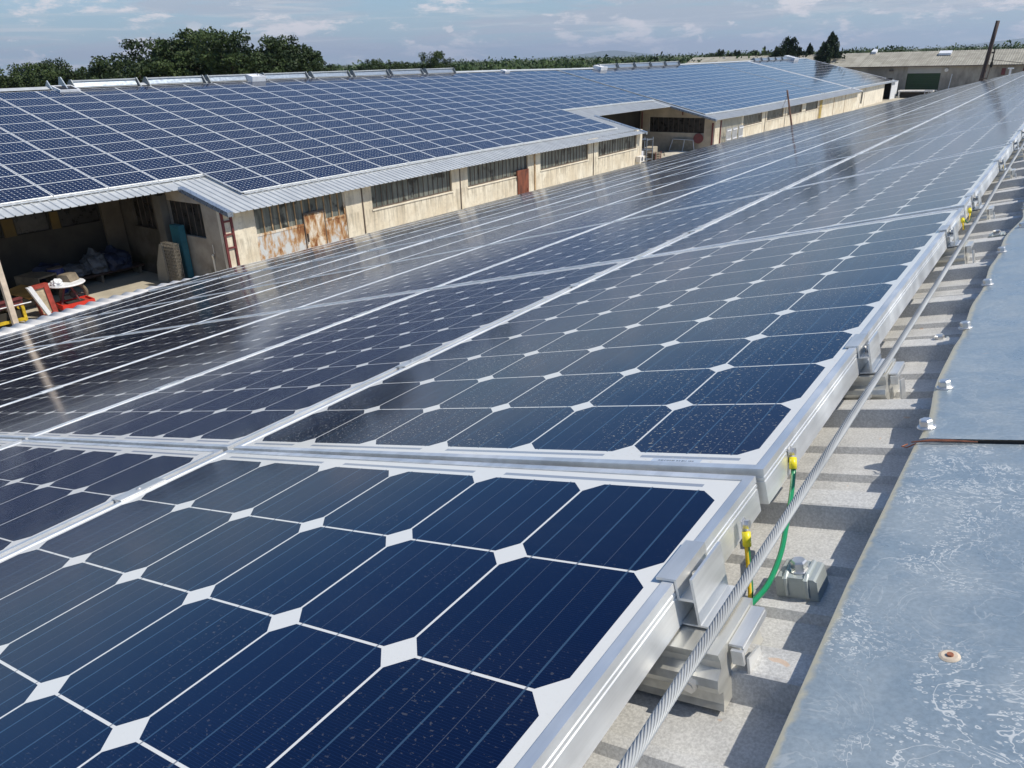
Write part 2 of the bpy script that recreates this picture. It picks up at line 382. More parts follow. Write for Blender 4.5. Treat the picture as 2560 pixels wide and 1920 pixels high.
M_RUST = simple('brown_rust', (0.17, 0.055, 0.03), 0.85, 0, 0.45, 5, streak=(1, 1, 0.4))
M_MULL = simple('rusty_mullion', (0.40, 0.27, 0.15), 0.8, 0, 0.4, 4)
M_MAROON = simple('maroon_paint', (0.15, 0.035, 0.035), 0.6, 0, 0.25, 5)
M_DARK = simple('dark_interior', (0.03, 0.027, 0.022), 0.9, 0, 0.4, 2)
M_SHADEW = simple('shade_dark_wall', (0.038, 0.034, 0.028), 0.9, 0, 0.45, 1.4)  # shade of the recesses put into a near-black wall colour
M_DRAIN = simple('grey_brown_pipe', (0.13, 0.10, 0.08), 0.6, 0, 0.3, 4)
M_CONC = simple('yard_concrete', (0.40, 0.36, 0.285), 0.95, 0, 0.18, 0.7, 0.004)
M_FIBRE = simple('fibre_cement', (0.74, 0.70, 0.64), 0.9, 0, 0.14, 3)
M_WHITE = simple('white_paint', (0.72, 0.73, 0.75), 0.5, 0, 0.08, 5)
M_GALV = alu('vent_steel', (0.31, 0.36, 0.42), 0.35, 0.5, 0.7, 0.05)
M_VENTD = alu('vent_bracket', (0.20, 0.22, 0.24), 0.45, 0.6, 8, 0.2)
M_RED = simple('red_plastic', (0.60, 0.035, 0.02), 0.4, 0, 0.12, 8)
M_REDW = simple('faded_red_paint', (0.32, 0.045, 0.03), 0.6, 0, 0.25, 8)
M_YEL = simple('yellow_paint', (0.55, 0.38, 0.02), 0.5, 0, 0.35, 8)
M_ORWOOD = simple('orange_plywood', (0.45, 0.24, 0.07), 0.7, 0, 0.25, 6, streak=(1, 0.2, 1))
M_TEAL = simple('teal_paint', (0.035, 0.15, 0.18), 0.5, 0, 0.12, 5)
M_BLUE = simple('dark_blue_plastic', (0.02, 0.035, 0.16), 0.4, 0, 0.2, 5)
M_BROWN = simple('brown_board', (0.19, 0.155, 0.11), 0.8, 0, 0.3, 5)
M_TARP = simple('pale_tarpaulin', (0.09, 0.10, 0.115), 0.6, 0, 0.5, 4)
M_TARPB = simple('blue_tarpaulin', (0.012, 0.02, 0.05), 0.6, 0, 0.5, 4)
M_WIRE = simple('rusty_wire', (0.30, 0.27, 0.22), 0.6, 0.3, 0.4, 30)
M_POLE = simple('creosoted_wood', (0.085, 0.062, 0.055), 0.9, 0, 0.4, 4, streak=(4, 4, 0.4))
M_YELIN = simple('yellow_insulation', (0.80, 0.68, 0.02), 0.35, 0, 0.05, 50)
def gy(g):
    x, y, z = g.sep(g.tc('UV')); s = g.m('LESS_THAN', x, 0.35)
    return {'Base Color': g.mix(s, (0.01, 0.22, 0.085, 1), (0.62, 0.50, 0.02, 1)), 'Roughness': 0.3}
M_GRN = material('green_yellow_insulation', gy)
def yg(g):
    x, y, z = g.sep(g.tc('UV')); s = g.m('LESS_THAN', g.m('FRACT', g.m('ADD', x, 0.25)), 0.62)
    return {'Base Color': g.mix(s, (0.02, 0.16, 0.05, 1), (0.75, 0.50, 0.02, 1)), 'Roughness': 0.3}
M_YGRN = material('yellow_green_insulation', yg)
def leafm(name, a, b_):
    def b(g):
        x, y, z = g.sep(g.tc('UV'))
        return {'Base Color': g.mix(x, (*a, 1), (*b_, 1)), 'Roughness': 0.6}
    return material(name, b, spec=0.25)
M_OAK = leafm('oak_leaves', (0.014, 0.027, 0.008), (0.060, 0.088, 0.026))
M_SCRUB = leafm('scrub_leaves', (0.03, 0.055, 0.015), (0.085, 0.125, 0.04))
M_CYP = leafm('cypress_leaves', (0.012, 0.026, 0.011), (0.04, 0.065, 0.025))
M_WOOD = leafm('woodland_leaves', (0.025, 0.05, 0.014), (0.075, 0.115, 0.035))
M_BARK = simple('grey_bark', (0.13, 0.10, 0.075), 0.95, 0, 0.3, 3)

# ------------------------------------------------------------------ setting
GZ = -6.4
mb = MB(); S = 30000
mb.face([(-S, -S, GZ-.02), (S, -S, GZ-.02), (S, S, GZ-.02), (-S, S, GZ-.02)])
def field(g):
    co = g.tc('Object'); n = g.noise(co, 0.02, 6); n2 = g.noise(co, 0.6, 5)
    c = g.mix(g.rng(n, 0.35, 0.65), (0.10, 0.13, 0.045, 1), (0.24, 0.21, 0.11, 1))
    return {'Base Color': g.mix(g.rng(n2, 0.3, 0.7, 0, 0.4), c, (0.07, 0.09, 0.035, 1)), 'Roughness': 0.95}
tag(mb.obj('ground', material('dry_field', field)), kind='structure')
mb = MB(); mb.face([(-45, -20, GZ), (12, -20, GZ), (12, 134, GZ), (-45, 134, GZ)])
tag(mb.obj('yard_pavement', M_CONC), kind='structure')
# distant hills
def hills(name, x0, x1, yd, hgt, seed, col):
    rr = random.Random(seed); n = 60; vs = []; fs = []
    for i in range(n+1):
        t = i/n; e = math.sin(math.pi*t)**0.8
        h = hgt*e*(0.75+0.25*math.sin(t*9+seed)+0.08*rr.random())
        x = x0+(x1-x0)*t
        vs += [(x, yd-1500, GZ), (x, yd, GZ+h), (x, yd+1500, GZ)]
    for i in range(n):
        a = i*3; fs += [(a, a+3, a+4, a+1), (a+1, a+4, a+5, a+2)]
    m_ = MB(); m_.mesh(vs, fs); return tag(m_.obj(name, col), kind='structure')
M_HILL = simple('wooded_hills', (0.05, 0.075, 0.035), 0.95, 0, 0.3, 0.002)

# ------------------------------------------------------------------ solar panels
def panel_meshes():
    m1 = MB(); hw, hl = W_/2, L_/2; t = 0.010; zt = 0.040
    # outer profile going round the frame: mitred extrusion of (offset outward, z)
    prof = [(-t, zt-0.0035), (-t, zt), (0, zt), (0, zt-0.0075), (-0.0009, zt-0.008), (-0.0009, zt-0.0092), (0, zt-0.0097), (0, zt-0.0125), (-0.0009, zt-0.013), (-0.0009, zt-0.0142), (0, zt-0.0147), (0, 0), (-0.022, 0), (-0.022, 0.002), (-0.002, 0.002), (-0.002, zt-0.009)]
    cs = [(1, -1), (1, 1), (-1, 1), (-1, -1)]; vs = []; n = len(prof)
    for sx, sy in cs:
        for o, z in prof: vs.append((sx*(hw+o), sy*(hl+o), z))
    fs = [(k*n+i, ((k+1) % 4)*n+i, ((k+1) % 4)*n+(i+1) % n, k*n+(i+1) % n) for k in range(4) for i in range(n)]
    m1.mesh(vs, fs)
    m2 = MB(); a = hw-0.006; b = hl-0.006; z = zt-0.0016
    uvp = lambda x, y: (hw-x, y+hl)
    q = [(-a, -b), (a, -b), (a, b), (-a, b)]
    m2.face([(x, y, z) for x, y in q], [uvp(x, y) for x, y in q])
    m2.face([(x, y, z-0.005) for x, y in reversed(q)], [(-9, -9)]*4)
    return m1.make('frame', M_FRAME), m2.make('laminate', M_LAM)
FRM, LAMM = panel_meshes()

def near_xform(j, i):      # column j along the ridge (0 = first past the step), row i downslope
    u = 0.495 + i*1.0094; v = 0.825 + j*1.67; n = -0.04; du = 0.0
    if j < 0: v = -0.0067 - 0.825 + (j+1)*1.67; n -= 0.0029; du = 0.0066*(1 if i < 2 else 1)
    d0 = DN(u, v); gu = (DN(u+.4, v)-DN(u-.4, v))/.8; gv = (DN(u, v+.6)-DN(u, v-.6))/1.2
    if j < 0: d0 = gu = gv = 0
    M = Matrix.Translation(P(u+du, v, n+d0)) @ Matrix.Rotation(-AL, 4, 'Y') @ Matrix.Rotation(gu, 4, 'Y') @ Matrix.Rotation(gv, 4, 'X')
    return M
BE = 0.2429; FX, FY, FZ = -34.6289, 14.7013, -0.2497
cb, sb = math.cos(BE), math.sin(BE)
ZS = [(-20, 0), (28, 0), (42, -.10), (50, -.16), (56, -.24), (62, -.33), (84, -.37), (130, -.40)]
def zs(y):
    if y <= ZS[0][0]: return 0
    for (a, p), (b, q) in zip(ZS, ZS[1:]):
        if y < b: return p+(q-p)*(y-a)/(b-a)
    return ZS[-1][1]
def F(u, y, n=0.0): return Vector((FX + u*cb + n*sb, y, FZ - u*sb + n*cb + zs(y)))
far_cells = []
for c in range(-7, 16):
    for i in range(13 if c >= 0 else 11): far_cells.append((c, i, FY + 1.67*c + .825))
for c in range(16, 24):
    for i in range(9): far_cells.append((c, i, FY + 1.67*c + .825))
for c in range(24, 44):
    for i in range(13): far_cells.append((c, i, 55.3 + 1.67*(c-24) + .825))
for c in range(44, 51):
    for i in range(13): far_cells.append((c, i, 89.2 + 1.67*(c-44) + .825))
for c in range(51, 66):
    for i in range(13): far_cells.append((c, i, 102.3 + 1.67*(c-51) + .825))
def far_xform(c, i, y):
    gy = (zs(y+.8)-zs(y-.8))/1.6
    return Matrix.Translation(F(0.5+i*1.0094, y, -0.04)) @ Matrix.Rotation(BE, 4, 'Y') @ Matrix.Rotation(gy, 4, 'X')
def area(M):
    q = [project(M @ Vector(p)) for p in ((-.49, -.82, .04), (.49, -.82, .04), (.49, .82, .04), (-.49, .82, .04))]
    if any(p is None for p in q):
        return 0
    q = [(min(max(p[0], 0), 2560), min(max(p[1], 0), 1920)) for p in q]
    return abs(sum(q[k][0]*q[(k+1) % 4][1]-q[(k+1) % 4][0]*q[k][1] for k in range(4)))/2
NC = 21
cand = []
for j in range(-2, NC):
    for i in range(11):
        M = near_xform(j, i); a = area(M)
        if j < 0: a = 1e6 if i < 3 - (j == -2)*2 else 0
        cand.append((a, 'near', j, i, M))
for c, i, y in far_cells:
    M = far_xform(c, i, y); cand.append((area(M), 'far', c, i, M))
cand.sort(key=lambda t: -t[0])
LIMIT = 300
proto = thing('solar_panel', 'proto', 'solar panel'); link('frame', FRM, proto); link('laminate', LAMM, proto)
first = True; rest = {'near': [], 'far': []}
for k, (a, which, j, i, M) in enumerate(cand):
    if k >= LIMIT or a <= 0:
        rest[which].append(M); continue
    o = proto if first else copy_tree(proto); first = False
    o.matrix_world = M
    if which == 'near':
        if j == -1: lab = f'solar panel at the camera end, {ordn(i+1)} row down from the wire rope'
        elif j == -2: lab = 'solar panel cut off by the bottom edge, beside the wire rope'
        elif (j, i) == (0, 0): lab = 'dirt-speckled blue solar panel with bar code sticker, beside the wire rope past the step'
        else: lab = f'near roof solar panel, {ordn(i+1)} row from the wire rope, {ordn(j+1)} past the step'
        grp = 'solar panels on the near roof'
    else:
        side = f'{ordn(c_ - 0)}' if False else ''
        cc = j+8
        lab = f'solar panel across the yard, {ordn(i+1)} row below the ridge, {ordn(cc)} column from the left'
        grp = 'solar panels on the far roof'
    o['label'] = lab; o['group'] = grp
    for ch in o.children:
        if ch.name.startswith('laminate'):
            dv = 0.10 + 0.15*rnd.random() if which == 'near' else 0.0
            if which == 'near':
                dv = {(0, 0): 1.0, (-1, 0): 0.10, (-1, 1): 0.08, (0, 1): 0.35, (0, 3): 0.9, (1, 4): 0.6}.get((j, i), dv)
            ch['dirt'] = dv; ch['sticker'] = 1.0 if (which, j, i) == ('near', 0, 0) else 0.0
def bulk(name, mats_list, label, cat):
    if not mats_list: return
    m_ = MB(); fv = [v.co.copy() for v in FRM.vertices]; ff = [tuple(p.vertices) for p in FRM.polygons]
    hw, hl = W_/2, L_/2; a = hw-0.006; b = hl-0.006; z = 0.0384
    q = [(-a, -b), (a, -b), (a, b), (-a, b)]
    simple_f = [(k, (k+1) % 4, 4+(k+1) % 4, 4+k) for k in range(4)]
    for M in mats_list:
        m_.face([(x, y, z) for x, y in q], [(hw-x, y+hl) for x, y in q], 1, M)
        o_ = [(-hw, -hl), (hw, -hl), (hw, hl), (-hw, hl)]; t = .010
        i_ = [(-hw+t, -hl+t), (hw-t, -hl+t), (hw-t, hl-t), (-hw+t, hl-t)]
        vs = [(x, y, .04) for x, y in o_] + [(x, y, .04) for x, y in i_] + [(x, y, 0) for x, y in o_]
        fs = [(k, (k+1) % 4, 4+(k+1) % 4, 4+k) for k in range(4)] + [(8+k, 8+(k+1) % 4, (k+1) % 4, k) for k in range(4)]
        m_.mesh(vs, fs, M, 0)
    o = m_.obj(name, [M_FRAME, M_LAM]); o['dirt'] = 0.1
    return tag(o, label, cat, kind='stuff')
bulk('solar_array_remainder_near', rest['near'], 'small distant solar panels at the far end of the near roof', 'solar panels')
bulk('solar_array_remainder', rest['far'], 'small distant solar panels receding along the roof across the yard', 'solar panels')

# ------------------------------------------------------------------ near building
nb = thing('near_warehouse', 'near warehouse roof of grey ribbed metal sheet under the solar panels', 'warehouse', (0, 0, 0))
near_local = lambda name, mbx, mats, parent, smooth=False: mbx.obj(name, mats, parent, smooth, None, NROT)
# ribbed sheet
prof = []
for k in range(-14, 128):
    c = -0.20 + 0.285*k
    for dv, n in ((-.0305, -.096), (-.027, -.0952), (-.019, -.0712), (-.0165, -.070), (.0165, -.070), (.019, -.0712), (.027, -.0952), (.0305, -.096), (.090, -.096), (.096, -.0885), (.108, -.0885), (.114, -.096), (.171, -.096), (.177, -.0885), (.189, -.0885), (.195, -.096)):
        prof.append((c+dv, n))
prof = [p for p in prof if p[0] < 36.0]
ulist = [-.42, 0.0, .3, 1, 3, 4.5, 7, 9, 11.2]
m_ = MB(); vs = []
for u in ulist:
    for v, n in prof: vs.append(L(u, v, n + DN(u, v)))
n_ = len(prof)
m_.mesh(vs, [(a*n_+b, (a+1)*n_+b, (a+1)*n_+b+1, a*n_+b+1) for a in range(len(ulist)-1) for b in range(n_-1)])
near_local('roof_sheet', m_, M_SHEET, nb)
# eave strip of corrugated fibre cement, flatter
m_ = MB(); vs = []; k_ = 0; cols = []
v = -4.0
while v < 36: cols.append(v); v += 0.0885/3
for s_, dz_ in ((0.0, 0.0), (0.35, -.037), (0.72, -.075)):
    for v in cols:
        b_ = P(11.16, v, -0.055 + DN(11.2, v)); kk = min(1, max(.12, 1-(v-4.6)/2.6)); vs.append((b_.x - s_*kk, v, b_.z + dz_*kk + 0.014*math.sin(2*math.pi*v/0.177)))
n_ = len(cols)
m_.mesh(vs, [(a*n_+b, (a+1)*n_+b, (a+1)*n_+b+1, a*n_+b+1) for a in range(2) for b in range(n_-1)])
o = m_.obj('eave_sheet', M_FIBRE, nb, True); o['label'] = 'pale wavy corrugated eave strip'
sm = o.modifiers.new('t', 'SOLIDIFY'); sm.thickness = 0.008
m_ = MB(); e = P(11.1, 0, 0)
m_.box(e.x+.15, e.x+.40, -4, 35.7, GZ, e.z-.30); m_.box(11.0, 11.25, -4, 35.7, GZ, -3.2)
m_.prism([(e.x+.40, GZ), (11.0, GZ), (11.0, -2.95), (.42, -.14), (e.x+.40, e.z-.30)], 35.45, 35.7, lambda p, a: (p[0], a, p[1]))
m_.obj('wall', M_PLAIN, nb)
m_ = MB()   # far slope of the near roof
r0 = P(-.42, 0, -.075)
m_.mesh([(r0.x, -4, r0.z-.002), (11.6, -4, -2.95), (11.6, 36, -2.95), (r0.x, 36, r0.z-.002)], [(0, 1, 2, 3)])
m_.obj('rear_roof_slope', M_FSHEET, nb)
# flashing: two overlapping capping sheets
def cap(v0, v1, n0, edge, step):
    m_ = MB(); k = max(2, int((v1-v0)/step)); rows = []
    for a in range(k+1):
        v = v0+(v1-v0)*a/k; ue, ne = edge(v); d = DN(0, v)
        us = [ue, ue-.004, ue-.02, ue-.06, -.2, -.3, -.395, -.405, -.46, -.7]
        row = []
        for q, u in enumerate(us):
            n = n0 + ne*max(0, 1-(ue-u)/.06) + d
            if q == 0: n -= .0015
            if u < -.405: n -= (-.405-u)*math.tan(2*AL)*1.0
            row.append((L(u, v, n), (ue-u, v)))
        rows.append(row)
    for a in range(k):
        for b in range(len(rows[0])-1):
            q = [rows[a][b], rows[a][b+1], rows[a+1][b+1], rows[a+1][b]]
            m_.face([t[0] for t in q], [t[1] for t in q])
    return m_
def weld_smooth(o):
    bm = bmesh.new(); bm.from_mesh(o.data); bmesh.ops.remove_doubles(bm, verts=bm.verts, dist=1e-6); bm.to_mesh(o.data); bm.free()
    o.data.polygons.foreach_set('use_smooth', [True]*len(o.data.polygons))
def e1(v): return -.097 - .006*max(0, (v+.1)/.3), 0
ET = [(.2, -.107), (.24, -.108), (.4, -.099), (.55, -.100), (.62, -.104), (.8, -.100), (.93, -.106), (1.1, -.102), (1.22, -.108), (1.4, -.106), (1.64, -.128), (1.85, -.118), (2.2, -.112), (36, -.112)]
def e2(v):
    for (a, p), (b, q) in zip(ET, ET[1:]):
        if v <= b:
            t = (v-a)/(b-a); t = t*t*(3-2*t); u = p+(q-p)*t; break
    wob = 0.002*math.sin((v-.2)/.285*2*math.pi + .6) if v > 2.2 else 0
    return u + wob, 0.0012*math.sin((v-.65)/.285*2*math.pi)
o = near_local('ridge_flashing', cap(-3.5, .2012, -.0535, e1, .05), M_FL1, nb); weld_smooth(o); o['label'] = 'blue-grey flashing with white lime spots and squiggles'
fl1 = o
o = near_local('ridge_flashing', cap(.2022, 6.0, -.049, e2, .02), M_FL2, nb); weld_smooth(o); o['label'] = 'blue-grey flashing with wavy yellowed edge'
fl2 = o
o = near_local('ridge_flashing', cap(6.0, 36.0, -.049, e2, .1), M_FL2, nb); weld_smooth(o)
# turned-down edge of the joint and the rusty sealant
m_ = MB(); m_.box(.165, .40, .2013, .2021, -.0535, -.0500); m_.obj('joint_gap', M_DARK, fl2)
m_ = MB(); m_.tube([L(-.100, .196, -.051), L(-.12, .1985, -.0495), L(-.14, .199, -.0498), L(-.165, .2, -.051)], [.0008, .0015, .0014, .0006], 6)
m_.tube([L(-.092, .215, -.062), L(-.088, .203, -.060), L(-.095, .196, -.058), L(-.104, .199, -.054)], .0008, 5)
m_.obj('sealant', M_RUSTSEAL, fl2)

def hexbolt(m_, u, v, n, r=.0075, h=.0085, flange=True, rotz=.3, M=None):
    if flange: m_.mesh(*ring((-u, v, n), r*1.38, .0018, 20, r*1.2), M)
    c = Vector((-u, v, n+.0018))
    ps = []
    for zz_, rr_ in ((0, r), (h*.8, r), (h, r*.82)):
        for k in range(6):
            a = rotz + k*math.pi/3; ps.append((c.x+rr_*math.cos(a), c.y+rr_*math.sin(a), c.z+zz_))
    fs = [(a*6+k, a*6+(k+1) % 6, (a+1)*6+(k+1) % 6, (a+1)*6+k) for a in range(2) for k in range(6)] + [tuple(range(12, 18))]
    m_.mesh(ps, fs, M)
def ring(c, r, h, k, r2):
    vs = [(c[0]+rr*math.cos(2*math.pi*i/k), c[1]+rr*math.sin(2*math.pi*i/k), c[2]+z) for rr, z in ((r, 0), (r, h*.4), (r2, h)) for i in range(k)]
    return vs, [(a*k+i, a*k+(i+1) % k, (a+1)*k+(i+1) % k, (a+1)*k+i) for a in range(2) for i in range(k)] + [tuple(range(2*k, 3*k))]
bv = [(.236, -.110), (.372, -.112), (.650, -.106), (.934, -.112), (1.228, -.113), (1.502, -.136), (1.786, -.128)] + [(2.07+.285*k, -.124) for k in range(8)]
for k, (v, u) in enumerate(bv):
    m_ = MB(); hexbolt(m_, u, v, -.0488+DN(0, v), rotz=rnd.random()*1.0); m_.obj('screw', M_STEEL, fl2)
for u, v in ((-.183, -.176),):
    m_ = MB(); m_.mesh(*ring((-u, v, -.0538), .0070, .0013, 22, .0052)); m_.obj('washer', M_WASHER, fl1)
    m_ = MB(); m_.cyl((-u+.0005, v, -.0526), .0022, .0014, 10); m_.obj('nail_head', M_RUSTSEAL, fl1)

# ------------------------------------------------------------------ wire rope
m_ = MB(); CU, CN, RR = -.050, 0.0, .0042
def axis(v): return Vector(L(CU - .0015*math.sin(v*1.1), v, CN + DN(0, v) - .004*math.sin(max(0, min(1, (v+.2)/2.2))*math.pi)))
NS = 11
for s_ in range(NS):
    pts = []; v = -1.4
    while v < 4.2:
        a = 2*math.pi*(v/.055 + s_/NS); c = axis(v)
        pts.append(c + Vector((math.cos(a)*RR*.80, 0, math.sin(a)*RR*.80))); v += .0050
    m_.tube(pts, RR*.235, 5, False)
m_.tube([axis(-1.4+.1*k) for k in range(57)], RR*.76, 8); m_.tube([axis(4.2+.5*k) for k in range(64)], RR*.97, 8)
o = near_local('wire_rope', m_, M_ROPE, None, True); tag(o, 'twisted galvanised steel wire rope stretched along the ridge side of the panels', 'wire rope')

# ------------------------------------------------------------------ rail brackets, end clamps
CV = [-.178, .443, 1.34, 1.86, 2.72, 3.45] + [4.0+.83*k for k in range(38)]
def bracket_thing():
    t = thing('roof_bracket', 'aluminium rail bracket', 'bracket', (0, 0, 0), NROT)
    m_ = MB(); a, b, h = -.034, .030, 0
    pf = [(-.040, -.0265), (-.038, -.034), (-.0385, -.040), (-.048, -.044), (-.0505, -.050), (-.0495, -.055), (-.0425, -.058), (-.045, -.068), (-.0475, -.073), (.0475, -.073), (.045, -.068), (.0425, -.058), (.0495, -.055), (.0505, -.050), (.048, -.044), (.0385, -.040), (.038, -.034), (.040, -.0265)]
    pf = [(v, n-.015) for v, n in pf]
    m_.prism(pf, .035, -.25, lambda p, q: (q, p[0], p[1]))
    m_.obj('rail', M_BRKT, t)
    m_ = MB(); m_.box(.0355, .047, -.020, .034, -.0465, -.0445); m_.box(.0455, .0475, -.020, .034, -.052, -.0465); m_.box(.038, .0475, -.024, -.0205, -.060, -.0475)
    m_.obj('hook', M_CLAMP, t)
    m_ = MB(); m_.prism([(-.026, -.090), (.006, -.090), (.004, -.060), (-.020, -.055)], .0485, .0505, lambda p, q: (q, p[0], p[1])); m_.obj('side_plate', M_CLAMP, t)
    m_ = MB(); m_.tube([(.012, -.046, -.066), (.012, -.054, -.066)], .006, 6); m_.tube([(.012, -.054, -.066), (.012, -.0545, -.066)], .0035, 8); m_.obj('bolt', M_STEEL, t)
    return t
def clamp_thing():
    t = thing('end_clamp', 'x', 'clamp', (0, 0, 0), NROT)
    m_ = MB(); h = .031
    # x = -u (away from the panel), z = n
    m_.box(-.0155, .0005, -h, h, .0006, .0030); m_.box(.0005, .0028, -h, h, -.0142, .0030); m_.box(.0028, .0148, -h, h, -.0165, -.0142)
    m_.box(.0005, .0028, -h, h, -.0165, -.0142)
    m_.box(.0148, .0173, -h, h, -.0395, .0050); m_.box(.0005, .0148, -h, h, -.0395, -.0380); m_.box(.0173, .0335, -h, h, -.0395, -.0378)
    for k in range(9): m_.box(.0045+k*.0011, .0050+k*.0011, -h, h, -.0142, -.0137)
    m_.obj('clamp_body', M_CLAMP, t)
    m_ = MB(); m_.cyl((.0088, -.004, -.0142), .0046, .0085, 20); m_.cyl((.0088, -.004, -.0057), .0028, -.003, 6); m_.obj('bolt', M_STEEL, t, True)
    return t
bt = bracket_thing(); ct = clamp_thing(); fb = True
desc = ['nearest the camera', 'just past the frame step', 'before the second panel gap', 'after the second panel gap']
for k, v in enumerate(CV):
    if v > 9: break
    b = bt if k == 0 else copy_tree(bt); c = ct if k == 0 else copy_tree(ct)
    n = DN(0, v) + (-.003 if v < 0 else 0)
    du = .0066 if v < 0 else 0
    b.location = P(du*0, v-.018 if k == 0 else v, n); c.location = P(du, v, n)
    w_ = ordn(k+1)
    b['label'] = f'aluminium rail bracket on a roof rib, {w_} along the wire rope from the camera'; b['group'] = 'rail brackets beside the wire rope'
    c['label'] = f'bright aluminium end clamp on the panel edge, {w_} along the rope from the camera'; c['group'] = 'end clamps on the panel edge'
    if k == 3:
        pass
# mid clamps between the rows
m_ = MB(); m_.box(-.017, .017, -.040, .040, .0006, .0028); m_.box(-.006, .006, -.040, .040, -.02, .0006); MIDM = m_.make('mid_clamp', M_CLAMP)
m_ = MB(); m_.cyl((0, 0, .0028), .0040, .0025, 12); MIDB = m_.make('bolt', M_STEEL)
mt = None
for (i, v, wd) in [(1, -.175, 'beside the front panel, below the step'), (1, .50, 'between the first two rows, just past the step'), (1, 1.28, 'between the first two rows, before the second gap'), (1, 2.2, 'between the first two rows, after the second gap'), (2, .42, 'between the second and third rows, near the step'), (2, 1.25, 'between the second and third rows, before the second gap'), (3, .45, 'between the third and fourth rows')]:
    u = i*1.0094 - .0098 + (.0066 if v < 0 else 0)
    if mt is None:
        mt = thing('mid_clamp', 'x', 'clamp', (0, 0, 0), NROT); link('clamp_plate', MIDM, mt); link('bolt', MIDB, mt); c = mt
    else: c = copy_tree(mt)
    c.location = P(u, v, DN(u, v) - (.003 if v < 0 else 0)); c['label'] = 'flat clamp strip ' + wd; c['group'] = 'mid clamps between panel rows'
# saddle washers with bolts
def saddle(u, v, label, rot=0.0):
    t = thing('saddle_washer', label, 'bracket', P(u, v, -.0958+DN(0, v)), NROT, 'saddle washers on the roof sheet')
    m_ = MB(); h = .026
    pf = [(-.0235, 0), (-.0215, .0235), (-.0195, .0255), (.0195, .0255), (.0215, .0235), (.0235, 0), (.0215, 0), (.0195, .0225), (-.0195, .0225), (-.0215, 0)]
    m_.prism([(x*.98, z) for x, z in pf], -.019, .019, lambda p, a: (p[0], a, p[1]))
    m_.box(-.0225, .0225, -.0192, -.0176, 0.0, .0235)
    for x in (-.011, .011): m_.tube([(x, -.0200, .004), (x, -.0200, .0245), (x, -.012, .0262), (x, .017, .0262)], .0028, 8)
    m_.obj('saddle', M_ZINCB, t)
    t.scale = (.86, .86, .86)
    m_ = MB(); hexbolt(m_, 0, 0, .0258, .0088, .0100); m_.obj('bolt', M_STEEL, t)
    return t
saddle(-.043, -.058, 'grey pressed saddle washer with hex bolt under the green wire')
saddle(-.066, .668, 'grey saddle washer with hex bolt between the rope and flashing')
saddle(-.075, 1.59, 'small saddle washer with bolt near the second panel gap')

# ------------------------------------------------------------------ earthing wires
def wire_mesh(pts, r, k=10):
    # smooth the polyline
    P_ = [Vector(p) for p in pts]; out = []
    for i in range(len(P_)-1):
        p0 = P_[max(i-1, 0)]; p1 = P_[i]; p2 = P_[i+1]; p3 = P_[min(i+2, len(P_)-1)]
        for s_ in range(8):
            t = s_/8; out.append(.5*((2*p1)+(-p0+p2)*t+(2*p0-5*p1+4*p2-p3)*t*t+(-p0+3*p1-3*p2+p3)*t**3))
    out.append(P_[-1]); m_ = MB(); m_.tube(out, r, k, True)
    for fi, f in enumerate(m_.f):
        if len(f) == 4:
            j = fi % k; m_.uv[fi] = [(j/k, 0), ((j+1)/k*.999, 0), ((j+1)/k*.999, 1), (j/k, 1)]
    return m_
def earth(label, v, n, pts, mat, mir=1):
    t = thing('earth_wire', label, 'wire', P(0, v, n), NROT, 'earth wires bolted to the panel frames')
    m_ = MB(); Mx = Matrix.Rotation(R(90), 4, 'Y')
    m_.box(.0002, .0012, -.0045, .0045, -.012, .005)
    m_.tube([(.0012, 0, 0), (.0024, 0, 0)], .0058, 16); m_.tube([(.0024, 0, 0), (.0070, 0, 0)], .0046, 6)
    m_.obj('lug_bolt', M_STEEL, t)
    s0 = Vector(pts[0]); s1 = Vector(pts[1])
    m_ = MB(); m_.tube([s0, s0+(s1-s0)*.66], .0041, 14); m_.obj('sleeve', M_YELIN, t, True)
    o = wire_mesh(pts, .0026).obj('wire', mat, t, True)
    return t
earth('yellow and green earth wire hanging straight down beside the front end clamp', -.072, -.022, [(.0040, -.004, -.006), (.0045, -.010, -.026), (.007, -.020, -.045), (.010, -.032, -.058), (.010, -.040, -.068)], M_YGRN)
earth('green earth wire curving under the wire rope from the step corner', .080, -.014, [(.0045, -.003, -.006), (.006, -.014, -.022), (.012, -.050, -.034), (.019, -.092, -.041), (.025, -.133, -.048), (.028, -.179, -.051), (.028, -.217, -.046), (.026, -.240, -.042)], M_GRN)
earth('short yellow earth wire linking two frames before the second panel gap', 1.58, -.016, [(.0045, -.003, -.004), (.0055, -.012, -.018), (.0065, -.015, -.024), (.0065, -.02, -.03)], M_YGRN)
earth('short yellow earth wire linking two frames after the second panel gap', 1.735, -.016, [(.0045, -.003, -.004), (.0055, -.014, -.018), (.0085, -.06, -.026), (.0085, -.12, -.022), (.005, -.150, -.006)], M_YGRN)
earth('yellow sleeved earth wire farthest up the wire rope', 2.83, -.016, [(.0045, -.003, -.004), (.0055, -.012, -.018), (.0075, -.03, -.03), (.0095, -.05, -.05)], M_YGRN)

